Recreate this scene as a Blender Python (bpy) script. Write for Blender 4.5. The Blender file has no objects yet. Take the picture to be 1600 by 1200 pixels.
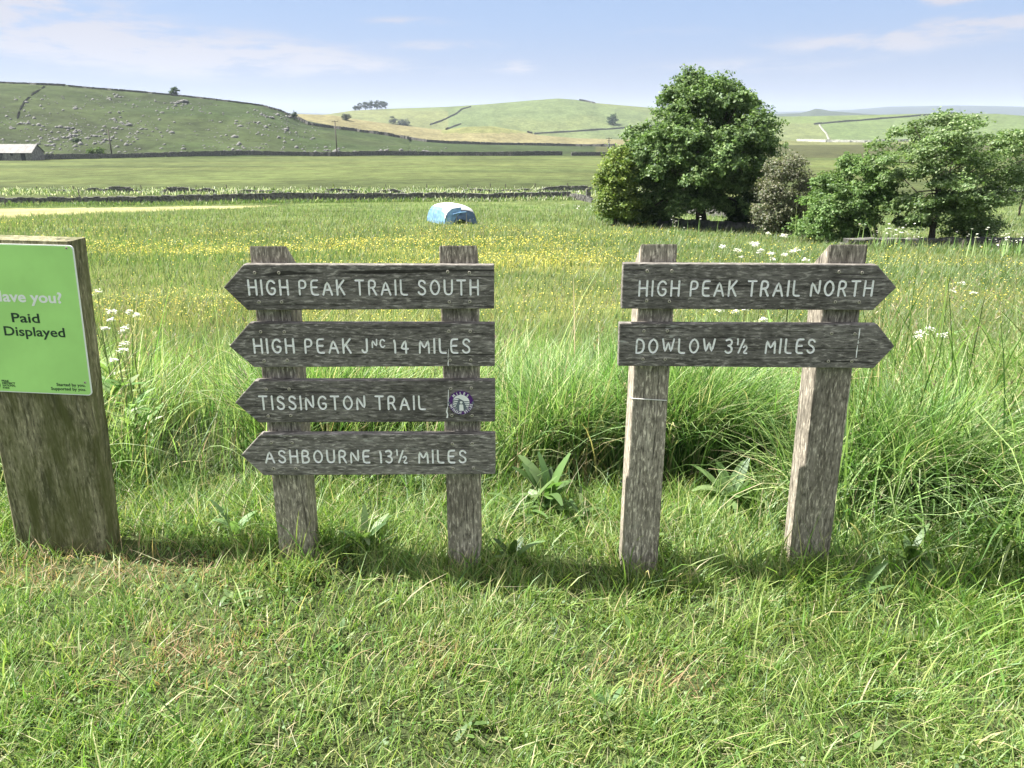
import bpy, bmesh, math, random
import numpy as np
from mathutils import Vector

C = bpy.context.scene
COL = C.collection
RNG = np.random.default_rng(11)
random.seed(5)
R = math.radians

# ------------------------------------------------------------------ camera, world, sun, exposure
PITCH, CAMZ, FPX = R(18.2), 1.58, 1200.0
cam = bpy.data.cameras.new("camera")
cam_o = bpy.data.objects.new("camera", cam)
COL.objects.link(cam_o)
cam.sensor_width = 36.0
cam.lens = 36.0 * FPX / 1600.0
cam.clip_start, cam.clip_end = 0.05, 40000
cam_o.location = (0, 0, CAMZ)
cam_o.rotation_euler = (R(90) - PITCH, 0, 0)
C.camera = cam_o

SUN_EL, SUN_AZ = R(55), R(-82)           # azimuth from +Y towards +X
sd = Vector((math.sin(SUN_AZ) * math.cos(SUN_EL), math.cos(SUN_AZ) * math.cos(SUN_EL), math.sin(SUN_EL)))
sun = bpy.data.lights.new("sun", 'SUN')
sun.energy = 5.0
sun.angle = R(0.55)
sun.color = (1.0, 0.955, 0.88)
sun_o = bpy.data.objects.new("sun", sun)
COL.objects.link(sun_o)
sun_o.location = (-30, 10, 40)
sun_o.rotation_euler = sd.to_track_quat('Z', 'Y').to_euler()

C.view_settings.view_transform = 'Standard'
C.view_settings.look = 'None'
C.view_settings.exposure = 1.75
C.view_settings.gamma = 1.0
C.view_settings.use_curve_mapping = False
C.cycles.max_bounces = 6
C.cycles.diffuse_bounces = 3
C.cycles.glossy_bounces = 2
C.cycles.transmission_bounces = 3
C.cycles.volume_bounces = 0
C.cycles.transparent_max_bounces = 6
C.cycles.use_denoising = True
C.cycles.denoiser = 'OPENIMAGEDENOISE'
C.cycles.denoising_input_passes = 'RGB_ALBEDO_NORMAL'
C.cycles.denoising_prefilter = 'ACCURATE'
C.cycles.use_adaptive_sampling = False
C.cycles.caustics_reflective = False
C.cycles.caustics_refractive = False


class NT:
    """small node-tree writer"""
    def __init__(s, tree):
        s.t = tree
        s.n = tree.nodes
        s.l = tree.links

    def add(s, typ, **kw):
        n = s.n.new(typ)
        for k, v in kw.items():
            setattr(n, k, v)
        return n

    def put(s, sock, v):
        if isinstance(v, bpy.types.NodeSocket):
            s.l.new(v, sock)
        elif v is not None:
            if isinstance(v, (tuple, list)) and len(v) == 3 and len(sock.default_value) == 4:
                v = (*v, 1)
            sock.default_value = v

    def math(s, op, a, b=None, clamp=False):
        n = s.add('ShaderNodeMath', operation=op, use_clamp=clamp)
        s.put(n.inputs[0], a)
        if b is not None:
            s.put(n.inputs[1], b)
        return n.outputs[0]

    def vmath(s, op, a, b=None):
        n = s.add('ShaderNodeVectorMath', operation=op)
        s.put(n.inputs[0], a)
        if b is not None:
            s.put(n.inputs[1], b)
        return n.outputs[0]

    def mix(s, f, a, b, blend='MIX'):
        n = s.add('ShaderNodeMix', data_type='RGBA', blend_type=blend)
        s.put(n.inputs[0], f)
        s.put(n.inputs[6], a)
        s.put(n.inputs[7], b)
        return n.outputs[2]

    def noise(s, vec, scale, detail=4, rough=0.55, dist=0.0):
        n = s.add('ShaderNodeTexNoise')
        s.put(n.inputs['Vector'], vec)
        n.inputs['Scale'].default_value = scale
        n.inputs['Detail'].default_value = detail
        n.inputs['Roughness'].default_value = rough
        n.inputs['Distortion'].default_value = dist
        return n.outputs['Fac']

    def ramp(s, f, lo, hi, a=0.0, b=1.0):
        n = s.add('ShaderNodeMapRange')
        n.interpolation_type = 'SMOOTHSTEP'
        s.put(n.inputs[0], f)
        s.put(n.inputs[1], lo)
        s.put(n.inputs[2], hi)
        s.put(n.inputs[3], a)
        s.put(n.inputs[4], b)
        return n.outputs[0]

    def scale3(s, vec, sc):
        n = s.add('ShaderNodeMapping')
        s.put(n.inputs[0], vec)
        n.inputs['Scale'].default_value = sc
        return n.outputs[0]


# world: physical sky, thin procedural cloud laid on it by direction
world = bpy.data.worlds.new("World")
C.world = world
world.use_nodes = True
w = NT(world.node_tree)
w.n.clear()
sky = w.add('ShaderNodeTexSky')
sky.sky_type = 'NISHITA'
sky.sun_disc = False
sky.sun_elevation = SUN_EL
sky.sun_rotation = SUN_AZ
sky.air_density = 1.0
sky.dust_density = 1.0
sky.ozone_density = 1.6
tc = w.add('ShaderNodeTexCoord')
sep = w.add('ShaderNodeSeparateXYZ')
w.put(sep.inputs[0], tc.outputs['Generated'])
az_n = w.math('ARCTAN2', sep.outputs[0], sep.outputs[1])
el_n = w.math('ARCSINE', sep.outputs[2])
cmb = w.add('ShaderNodeCombineXYZ')
w.put(cmb.inputs[0], w.math('MULTIPLY', az_n, 5.0))
w.put(cmb.inputs[1], w.math('MULTIPLY', el_n, 24.0))
nz = w.noise(cmb.outputs[0], 1.25, 8, 0.58, 0.35)
nz2 = w.noise(cmb.outputs[0], 5.0, 6, 0.6, 0.2)
nzz = w.math('ADD', w.math('MULTIPLY', nz, 0.75), w.math('MULTIPLY', nz2, 0.25))
dens = None
# (azimuth deg, elevation deg, half width az, half height el, strength)
for (a, e, wa, we, k) in ((-31, 5.9, 9.5, 1.6, 1.0), (-20, 4.7, 9, 1.15, .95), (-12, 4.2, 8, .5, .35), (-33, 7.6, 6, .7, .6),
                          (0.3, 4.25, 1.7, .4, .75), (23, 5.3, 6, .65, .75), (29.5, 6.0, 5, .6, .95),
                          (27.4, 7.7, 1.5, .55, 2.2), (-4.5, 5.6, 4, .4, .45), (-7, 7.0, 3.5, .35, .5), (8, 6.4, 9, .5, .2), (16, 4.2, 8, .5, .35), (10, 3.0, 30, 1.2, .14)):
    dx = w.math('DIVIDE', w.math('SUBTRACT', az_n, R(a)), R(wa))
    dy = w.math('DIVIDE', w.math('SUBTRACT', el_n, R(e)), R(we))
    d2 = w.math('ADD', w.math('MULTIPLY', dx, dx), w.math('MULTIPLY', dy, dy))
    g = w.math('MULTIPLY', w.math('POWER', 2.718, w.math('MULTIPLY', d2, -1.0)), k)
    dens = g if dens is None else w.math('ADD', dens, g)
cl = w.ramp(w.math('MULTIPLY', dens, w.ramp(nzz, 0.34, 0.66, 0.15, 1.7)), 0.10, 0.85, 0.0, 0.95)
skyc = w.mix(1.0, sky.outputs[0], (0.62, 0.60, 0.66), 'MULTIPLY')
rgb = w.add('ShaderNodeRGB')
rgb.outputs[0].default_value = (1.26, 1.23, 1.38, 1)
hz = w.ramp(el_n, R(0.3), R(8.2), 1.0, 0.0)         # whitish air low over the land
rgb2 = w.add('ShaderNodeRGB')
rgb2.outputs[0].default_value = (0.64, 0.66, 0.92, 1)
rgb3 = w.add('ShaderNodeRGB')
rgb3.outputs[0].default_value = (0.60, 0.87, 1.40, 1)
rgb4 = w.add('ShaderNodeRGB')                          # bright upper sky added out of view to lift the shaded faces
rgb4.outputs[0].default_value = (2.95, 2.86, 2.80, 1)
fin = w.mix(0.93, skyc, w.mix(hz, rgb3.outputs[0], rgb2.outputs[0]))
fin = w.mix(w.ramp(el_n, R(11), R(34), 0.0, 0.8), fin, rgb4.outputs[0])
fin = w.mix(cl, fin, rgb.outputs[0])
bg = w.add('ShaderNodeBackground')
w.put(bg.inputs[0], fin)
bg.inputs[1].default_value = 0.15
wo = w.add('ShaderNodeOutputWorld')
w.l.new(bg.outputs[0], wo.inputs[0])

# ------------------------------------------------------------------ helpers
cp, sp = math.cos(PITCH), math.sin(PITCH)


def ray(u, v):
    a, b = (u - 800) / FPX, (600 - v) / FPX
    return a, cp + b * sp, -sp + b * cp


def at(u, v, y):
    """world point seen at photograph pixel (u, v) in the upright plane at depth y"""
    dx, dy, dz = ray(u, v)
    k = y / dy
    return Vector((dx * k, y, CAMZ + dz * k))


def on_z(u, v, z):
    dx, dy, dz = ray(u, v)
    k = (z - CAMZ) / dz
    return Vector((dx * k, dy * k, z))


def sstep(a, b, x):
    t = np.clip((x - a) / (b - a), 0, 1)
    return t * t * (3 - 2 * t)


_perm = np.random.default_rng(3).random((256, 256))


def vnoise(x, y, sc, seed=0):
    x = np.asarray(x) / sc + seed * 17.31
    y = np.asarray(y) / sc + seed * 9.77
    xi, yi = np.floor(x).astype(int), np.floor(y).astype(int)
    fx, fy = x - xi, y - yi
    fx, fy = fx * fx * (3 - 2 * fx), fy * fy * (3 - 2 * fy)
    g = lambda a, b: _perm[a & 255, b & 255]
    return (g(xi, yi) * (1 - fx) + g(xi + 1, yi) * fx) * (1 - fy) + (g(xi, yi + 1) * (1 - fx) + g(xi + 1, yi + 1) * fx) * fy


def fbm(x, y, sc, seed=0):
    return (vnoise(x, y, sc, seed) * .55 + vnoise(x, y, sc * .45, seed + 1) * .29 + vnoise(x, y, sc * .2, seed + 2) * .16)


def tag(o, label=None, cat=None, group=None, kind=None):
    if label:
        o['label'] = label
    if cat:
        o['category'] = cat
    if group:
        o['group'] = group
    if kind:
        o['kind'] = kind
    return o


def link(name, me, mats=None, parent=None):
    o = bpy.data.objects.new(name, me)
    COL.objects.link(o)
    if mats is not None:
        for m in (mats if isinstance(mats, (list, tuple)) else [mats]):
            me.materials.append(m)
    if parent is not None:
        o.parent = parent
    return o


def thing(name, label, cat, loc=(0, 0, 0), group=None):
    o = bpy.data.objects.new(name, None)
    COL.objects.link(o)
    o.location = loc
    o.empty_display_size = 0.1
    return tag(o, label, cat, group)


def np_mesh(name, verts, quads, cols=None, mat_idx=None, smooth=False):
    me = bpy.data.meshes.new(name)
    verts = np.asarray(verts, dtype=np.float32)
    quads = np.asarray(quads, dtype=np.int32)
    k = quads.shape[1]
    me.vertices.add(len(verts))
    me.vertices.foreach_set('co', verts.ravel())
    me.loops.add(quads.size)
    me.loops.foreach_set('vertex_index', quads.ravel())
    me.polygons.add(len(quads))
    me.polygons.foreach_set('loop_start', np.arange(0, quads.size, k, dtype=np.int32))
    try:
        me.polygons.foreach_set('loop_total', np.full(len(quads), k, dtype=np.int32))
    except Exception:
        pass
    if mat_idx is not None:
        me.polygons.foreach_set('material_index', np.asarray(mat_idx, dtype=np.int32))
    if smooth:
        me.polygons.foreach_set('use_smooth', np.ones(len(quads), dtype=bool))
    me.update(calc_edges=True)
    if cols is not None:
        a = me.color_attributes.new('Col', 'FLOAT_COLOR', 'POINT')
        c = np.ones((len(verts), 4), dtype=np.float32)
        c[:, :3] = cols
        a.data.foreach_set('color', c.ravel())
    return me


class MB:
    """collects simple shapes into one mesh"""
    def __init__(s):
        s.v, s.f, s.m = [], [], []

    def add(s, vs, fs, mi=0):
        o = len(s.v)
        s.v += [tuple(p) for p in vs]
        s.f += [tuple(i + o for i in f) for f in fs]
        s.m += [mi] * len(fs)

    def box(s, c, h, mi=0, rz=0.0, jit=0.0):
        pts = []
        for sx, sy, sz in ((-1, -1, -1), (1, -1, -1), (1, 1, -1), (-1, 1, -1), (-1, -1, 1), (1, -1, 1), (1, 1, 1), (-1, 1, 1)):
            x, y, z = sx * h[0], sy * h[1], sz * h[2]
            if jit:
                x += random.uniform(-jit, jit) * h[0]
                y += random.uniform(-jit, jit) * h[1]
                z += random.uniform(-jit, jit) * h[2]
            pts.append((c[0] + x * math.cos(rz) - y * math.sin(rz), c[1] + x * math.sin(rz) + y * math.cos(rz), c[2] + z))
        s.add(pts, [(0, 3, 2, 1), (4, 5, 6, 7), (0, 1, 5, 4), (1, 2, 6, 5), (2, 3, 7, 6), (3, 0, 4, 7)], mi)

    def tube(s, pts, rad, n=6, mi=0, cap=True):
        pts = [Vector(p) for p in pts]
        rings = []
        for i, p in enumerate(pts):
            d = (pts[min(i + 1, len(pts) - 1)] - pts[max(i - 1, 0)]).normalized()
            a = d.cross(Vector((0.3, 0.9, 0.1)))
            if a.length < 1e-3:
                a = d.cross(Vector((1, 0, 0)))
            a.normalize()
            b = d.cross(a)
            r = rad[i] if isinstance(rad, (list, tuple)) else rad
            rings.append([p + a * (r * math.cos(2 * math.pi * k / n)) + b * (r * math.sin(2 * math.pi * k / n)) for k in range(n)])
        vs = [q for rg in rings for q in rg]
        fs = []
        for i in range(len(rings) - 1):
            for k in range(n):
                fs.append((i * n + k, i * n + (k + 1) % n, (i + 1) * n + (k + 1) % n, (i + 1) * n + k))
        if cap:
            fs.append(tuple(range(n))[::-1])
            fs.append(tuple((len(rings) - 1) * n + k for k in range(n)))
        s.add(vs, fs, mi)

    def build(s, name, mats, parent=None, smooth=False, bevel=0.0):
        me = bpy.data.meshes.new(name)
        me.from_pydata(s.v, [], s.f)
        me.polygons.foreach_set('material_index', s.m)
        if bevel:
            bm = bmesh.new()
            bm.from_mesh(me)
            bmesh.ops.recalc_face_normals(bm, faces=bm.faces)
            bmesh.ops.bevel(bm, geom=list(bm.edges), offset=bevel, segments=2, profile=0.6, affect='EDGES')
            bm.to_mesh(me)
            bm.free()
        if smooth:
            me.polygons.foreach_set('use_smooth', [True] * len(me.polygons))
        me.update()
        return link(name, me, mats, parent)


def world_to_local(o, parent):
    """children are modelled in world coordinates; cancel the parent's translation"""
    o.location = -parent.location
    return o


# ------------------------------------------------------------------ materials
def mat(name):
    m = bpy.data.materials.new(name)
    m.use_nodes = True
    t = NT(m.node_tree)
    t.n.clear()
    out = t.add('ShaderNodeOutputMaterial')
    return m, t, out


def pbsdf(t, out, col, rough=0.7, bump=None, bstr=0.3, bdist=0.01, metal=0.0, spec=0.4):
    b = t.add('ShaderNodeBsdfPrincipled')
    t.put(b.inputs['Base Color'], col)
    t.put(b.inputs['Roughness'], rough)
    b.inputs['Metallic'].default_value = metal
    b.inputs['Specular IOR Level'].default_value = spec
    if bump is not None:
        bp = t.add('ShaderNodeBump')
        bp.inputs['Strength'].default_value = bstr
        bp.inputs['Distance'].default_value = bdist
        t.put(bp.inputs['Height'], bump)
        t.l.new(bp.outputs[0], b.inputs['Normal'])
    t.l.new(b.outputs[0], out.inputs[0])
    return b


def leaf_mat(name, trans=0.45, gloss=0.06, tint=(1.06, 1.18, 0.68)):
    m, t, out = mat(name)
    a = t.add('ShaderNodeVertexColor', layer_name='Col')
    d = t.add('ShaderNodeBsdfDiffuse')
    t.put(d.inputs[0], a.outputs[0])
    tr = t.add('ShaderNodeBsdfTranslucent')
    t.put(tr.inputs[0], t.mix(1.0, a.outputs[0], tint, 'MULTIPLY'))
    mx = t.add('ShaderNodeMixShader')
    mx.inputs[0].default_value = trans
    t.l.new(d.outputs[0], mx.inputs[1])
    t.l.new(tr.outputs[0], mx.inputs[2])
    g = t.add('ShaderNodeBsdfGlossy')
    g.inputs['Roughness'].default_value = 0.5
    g.inputs[0].default_value = (0.9, 0.95, 1, 1)
    m2 = t.add('ShaderNodeMixShader')
    m2.inputs[0].default_value = gloss
    t.l.new(mx.outputs[0], m2.inputs[1])
    t.l.new(g.outputs[0], m2.inputs[2])
    t.l.new(m2.outputs[0], out.inputs[0])
    return m


def wood_mat(name, axis, dark, light, lichen, lich_amt, green=0.0, fl=.75):
    m, t, out = mat(name)
    tcn = t.add('ShaderNodeTexCoord')
    oi = t.add('ShaderNodeObjectInfo')
    cmbn = t.add('ShaderNodeCombineXYZ')
    t.put(cmbn.inputs[0], t.math('MULTIPLY', oi.outputs['Random'], 7.0))
    t.put(cmbn.inputs[2], t.math('MULTIPLY', oi.outputs['Random'], 3.0))
    co = t.vmath('ADD', tcn.outputs['Object'], cmbn.outputs[0])
    s = [58.0, 58.0, 58.0]
    s[axis] = 13.0
    fine = t.noise(t.scale3(co, tuple(s)), 2.2, 5, 0.65, 0.4)
    s2 = [26.0, 26.0, 26.0]
    s2[axis] = 2.0
    grain = t.noise(t.scale3(co, tuple(s2)), 1.6, 4, 0.6, 0.8)
    s3 = [150.0, 150.0, 150.0]
    s3[axis] = 3.0
    crack = t.noise(t.scale3(co, tuple(s3)), 1.1, 2, 0.5, 0.2)
    crackm = t.ramp(crack, 0.60, 0.72)
    blot = t.noise(co, 7.0, 4, 0.6)
    c = t.mix(t.ramp(grain, 0.3, 0.72), dark, light)
    c = t.mix(t.math('MULTIPLY', t.ramp(fine, 0.52, 0.64), fl), c, tuple(min(1, x * 2.2) for x in light))
    c = t.mix(t.math('MULTIPLY', t.math('SUBTRACT', 1.0, t.ramp(fine, 0.36, 0.47)), 0.8), c, tuple(x * .38 for x in dark))
    s5 = [34.0, 34.0, 34.0]
    s5[axis] = 1.1
    split = t.ramp(t.noise(t.scale3(co, tuple(s5)), 1.0, 3, 0.5, 0.6), 0.665, 0.70)
    c = t.mix(t.math('MULTIPLY', split, 0.85), c, tuple(x * .22 for x in dark))
    c = t.mix(t.math('MULTIPLY', t.ramp(blot, 0.48, 0.72), 0.55), c, tuple(x * 0.55 for x in dark))
    c = t.mix(t.math('MULTIPLY', crackm, 0.75), c, tuple(x * 0.3 for x in dark))
    s4 = [60.0, 60.0, 60.0]
    s4[axis] = 11.0
    li = t.noise(t.scale3(co, tuple(s4)), 1.0, 3, 0.6, 0.3)
    lmask = t.math('MULTIPLY', t.ramp(li, 0.63, 0.70), t.ramp(t.noise(co, 9.0, 2), 0.45, 0.62))
    c = t.mix(t.math('MULTIPLY', lmask, lich_amt), c, lichen)
    vb = t.vmath('SCALE', c)
    t.put(vb.node.inputs['Scale'], t.math('ADD', 0.84, t.math('MULTIPLY', oi.outputs['Random'], 0.34)))
    c = vb
    if green:
        gm = t.ramp(t.noise(t.scale3(co, (1.6, 1.6, .40)), 6.0, 5, 0.68, .3), 0.36, 0.60)
        st = t.ramp(t.noise(t.scale3(co, (2.6, 2.6, .5)), 5.0, 6, 0.72, .5), 0.50, 0.62)
        c = t.mix(t.math('MULTIPLY', st, .8), c, (0.030, 0.034, 0.014))
        c = t.mix(t.math('MULTIPLY', gm, green * .8), c, (0.085, 0.092, 0.028))
    h = t.math('SUBTRACT', t.math('ADD', t.math('MULTIPLY', fine, 0.6), t.math('MULTIPLY', grain, 0.4)), t.math('MULTIPLY', crackm, 0.8))
    pbsdf(t, out, c, 0.85, h, 0.55, 0.0035, spec=0.25)
    return m


M = {}
M['board'] = wood_mat('weathered_board', 0, (0.108, 0.100, 0.090), (0.215, 0.200, 0.182), (0.38, 0.38, 0.35), 0.9)
M['post'] = wood_mat('weathered_post', 2, (0.185, 0.162, 0.130), (0.335, 0.300, 0.245), (0.36, 0.34, 0.28), 0.75)
M['sleeper'] = wood_mat('mossy_post', 2, (0.19, 0.175, 0.105), (0.36, 0.335, 0.215), (0.38, 0.36, 0.28), 0.6, green=0.95, fl=.4)


def simple(name, col, rough=0.6, metal=0.0, var=0.15, sc=20.0, bstr=0.0):
    m, t, out = mat(name)
    tcn = t.add('ShaderNodeTexCoord')
    n = t.noise(tcn.outputs['Object'], sc, 4)
    c = t.mix(t.ramp(n, 0.3, 0.75), tuple(x * (1 - var) for x in col), tuple(min(1, x * (1 + var)) for x in col))
    pbsdf(t, out, c, rough, n if bstr else None, bstr, 0.02, metal)
    return m


def worn_paint():
    m, t, out = mat('worn_white_paint')
    tcn = t.add('ShaderNodeTexCoord')
    n = t.noise(t.scale3(tcn.outputs['Object'], (30, 90, 90)), 1.4, 4, 0.65)
    c = t.mix(t.ramp(n, 0.55, 0.72), (0.86, 0.86, 0.85), (0.46, 0.46, 0.44))
    pbsdf(t, out, c, 0.7)
    return m


M['paint'] = worn_paint()
M['screw'] = simple('screw_steel', (0.50, 0.46, 0.38), 0.5, 0.15, 0.25, 300)
M['slot'] = simple('screw_recess', (0.03, 0.028, 0.025), 0.8)
M['green'] = simple('sign_green', (0.42, 0.76, 0.24), 0.32, 0.0, 0.07, 5)
M['white'] = simple('sign_white', (0.82, 0.83, 0.82), 0.4, 0, 0.02)
M['ink'] = simple('sign_dark_ink', (0.018, 0.045, 0.028), 0.5)
M['purple'] = simple('disc_purple', (0.085, 0.018, 0.17), 0.4)
M['slate'] = simple('disc_grey', (0.13, 0.155, 0.185), 0.45)
M['wire'] = simple('wire_white', (0.7, 0.7, 0.66), 0.5)
M['bark'] = simple('bark', (0.075, 0.062, 0.048), 0.9, 0, 0.4, 14, 0.6)
M['pole'] = simple('pole_wood', (0.10, 0.088, 0.075), 0.9, 0, 0.2, 8)
M['steel_grey'] = simple('transformer_grey', (0.16, 0.17, 0.17), 0.6)
M['limestone'] = simple('limestone', (0.135, 0.135, 0.13), 0.9, 0, 0.45, 1.7, 0.5)
M['wallstone'] = simple('wall_stone', (0.105, 0.103, 0.095), 0.9, 0, 0.55, 3.5, 0.6)
M['palewall'] = simple('pale_wall_stone', (0.42, 0.42, 0.38), 0.9, 0, 0.3, 2.0)
M['leaf'] = leaf_mat('tree_leaf', 0.40, 0.018)
M['grass'] = leaf_mat('grass_blade', 0.46, 0.03)
M['tall'] = leaf_mat('tall_grass_blade', 0.38, 0.03)
M['petal'] = leaf_mat('petal', 0.3, 0.02, (1, 1, 0.8))
M['tarp_blue'] = simple('blue_tarpaulin', (0.14, 0.265, 0.42), 0.5, 0, 0.3, 4, 0.25)
M['tarp_navy'] = simple('navy_canvas', (0.060, 0.105, 0.18), 0.6, 0, 0.3, 4, 0.2)
M['tarp_white'] = simple('white_canvas', (0.56, 0.56, 0.57), 0.6, 0, 0.05, 3, 0.2)
M['barn_roof'] = simple('sheet_roof', (0.16, 0.155, 0.15), 0.7, 0, 0.3, .6)
M['barn_wall'] = simple('barn_stone', (0.17, 0.165, 0.15), 0.9, 0, 0.4, 1.5)
M['barn_dark'] = simple('barn_opening', (0.03, 0.03, 0.03), 0.8)

# ------------------------------------------------------------------ terrain
PX = np.array
L1 = PX([(-300, 112), (0, 129), (95, 133), (135, 137), (265, 148), (330, 155), (390, 162), (410, 165), (440, 174), (465, 186), (500, 193), (550, 201),
         (600, 210), (640, 217), (700, 223), (800, 226), (900, 228), (1000, 228), (1200, 227), (1600, 226), (1900, 225)], dtype=float)
L2 = PX([(-300, 190), (300, 184), (460, 178), (520, 180), (560, 187), (620, 195), (690, 203), (730, 198), (770, 197), (810, 204), (840, 211), (900, 216), (1000, 219),
         (1200, 220), (1600, 219), (1900, 218)], dtype=float)
L3 = PX([(-300, 190), (300, 186), (470, 183), (510, 179), (550, 173), (610, 170), (700, 167), (760, 163), (830, 157), (872, 154), (900, 156), (930, 161), (1000, 167),
         (1040, 170), (1120, 177), (1180, 182), (1240, 182), (1350, 180), (1480, 177), (1560, 178), (1600, 181), (1900, 190)], dtype=float)
L4 = PX([(-300, 190), (900, 184), (1150, 182), (1200, 179), (1250, 177), (1266, 173), (1274, 170), (1284, 171), (1300, 174), (1350, 178), (1420, 182), (1900, 190)], dtype=float)
L5 = PX([(-300, 178), (440, 176), (480, 177), (540, 179), (700, 182), (1000, 180), (1200, 176), (1330, 172), (1390, 167), (1450, 166), (1490, 165), (1600, 167), (1900, 168)], dtype=float)


def layer(Lp):
    az, te = [], []
    for u, v in Lp:
        dx, dy, dz = ray(u, v)
        az.append(math.atan2(dx, dy))
        te.append(dz / math.hypot(dx, dy))
    return np.array(az), np.array(te)


LAY = [layer(l) for l in (L1, L2, L3, L4, L5)]
LR = [540.0, 760.0, 1500.0, 3200.0, 7000.0]
NY = np.array([-50, 2.9, 4.0, 5.0, 7.0, 10, 20, 35, 47, 60, 80, 95, 108, 130, 400])
NZ = np.array([0.0, 0.0, -0.10, -0.26, -0.50, -0.78, -1.72, -2.92, -3.68, -4.55, -5.95, -6.85, -7.0, -7.05, -7.05])


def near_z(x, y):
    z = np.interp(y, NY, NZ)
    z = z - 0.45 * sstep(3, 14, x) * sstep(10, 32, y) * (1 - sstep(60, 100, y))
    z = z - 0.03 * np.clip(x / 0.9, -1, 1) * (1 - sstep(4, 8, y))
    z = z + (vnoise(x, y, 0.7, 4) - .5) * 0.05 + (vnoise(x, y, 6, 5) - .5) * 0.22 * sstep(5, 12, y)
    return z


def ground_z(x, y):
    x = np.atleast_1d(np.asarray(x, dtype=float))
    y = np.atleast_1d(np.asarray(y, dtype=float))
    r = np.hypot(x, y)
    az = np.arctan2(x, y)
    zs = [CAMZ + rr * np.interp(az, a, t) for (a, t), rr in zip(LAY, LR)]
    flat = np.full_like(r, -7.1)
    kr = [0, 150, 300]
    kz = [flat, flat, flat - .05]
    prev = None
    for rr, zz in zip(LR, zs):
        if prev is not None:
            pr, pz = prev
            kr.append(pr + (rr - pr) * 0.42)
            kz.append(np.minimum(pz, zz) - 0.012 * (rr - pr) - 0.5)
        kr.append(rr)
        kz.append(zz)
        prev = (rr, zz)
    kr.append(8000)
    kz.append(zs[-1] - 160)
    z = flat.copy()
    for i in range(len(kr) - 1):
        m = (r >= kr[i]) & (r <= kr[i + 1])
        if not m.any():
            continue
        t = (r[m] - kr[i]) / (kr[i + 1] - kr[i])
        if i == 2:                          # left hill: quick rise from its foot, rounding over at the crest
            t = np.sin(t * np.pi / 2) * .55 + (t * t * (3 - 2 * t)) * .45
        else:
            t = t * t * (3 - 2 * t)
        z[m] = kz[i][m] * (1 - t) + kz[i + 1][m] * t
    z[r > 8000] = kz[-1][r > 8000]
    amp = 0.9 * sstep(310, 380, r) * (1 - sstep(470, 535, r)) * (zs[0] > -3)
    z = z + (fbm(x, y, 30, 8) - .5) * 4.0 * amp
    b = sstep(115, 150, r)
    return near_z(x, y) * (1 - b) + z * b


def gz(x, y):
    return float(ground_z(x, y)[0])


_rs = np.geomspace(1.2, 8200, 5000)


def hit(u, v, rmin=1.2, rmax=9000):
    """the point of the land seen at photograph pixel (u, v)"""
    dx, dy, dz = ray(u, v)
    h = math.hypot(dx, dy)
    rs = _rs[(_rs >= rmin) & (_rs <= rmax)]
    zz = ground_z(rs * dx / h, rs * dy / h)
    below = (CAMZ + rs * dz / h) <= zz
    i = int(np.argmax(below)) if below.any() else len(rs) - 1
    return Vector((rs[i] * dx / h, rs[i] * dy / h, zz[i]))


def inpoly(u, v, poly):
    ins = np.zeros(u.shape, dtype=bool)
    n = len(poly)
    for i in range(n):
        x1, y1 = poly[i]
        x2, y2 = poly[(i + 1) % n]
        c = ((y1 > v) != (y2 > v))
        with np.errstate(divide='ignore', invalid='ignore'):
            xi = (x2 - x1) * (v - y1) / (y2 - y1) + x1
        ins ^= c & (u < xi)
    return ins


def to_px(x, y, z):
    zc = z - CAMZ
    d = y * cp - zc * sp
    b = y * sp + zc * cp
    d = np.where(d < 0.05, 1e9, d)
    return 800 + FPX * x / d, 600 - FPX * b / d


MOWN = [(-260, 331), (0, 326), (120, 325), (330, 322), (440, 321), (390, 325), (250, 330), (100, 336), (0, 341), (-260, 352)]


def wall_y(x):
    """depth of the near dry-stone wall at x"""
    return np.interp(x, [-70, 8], [93.5, 105])


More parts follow.
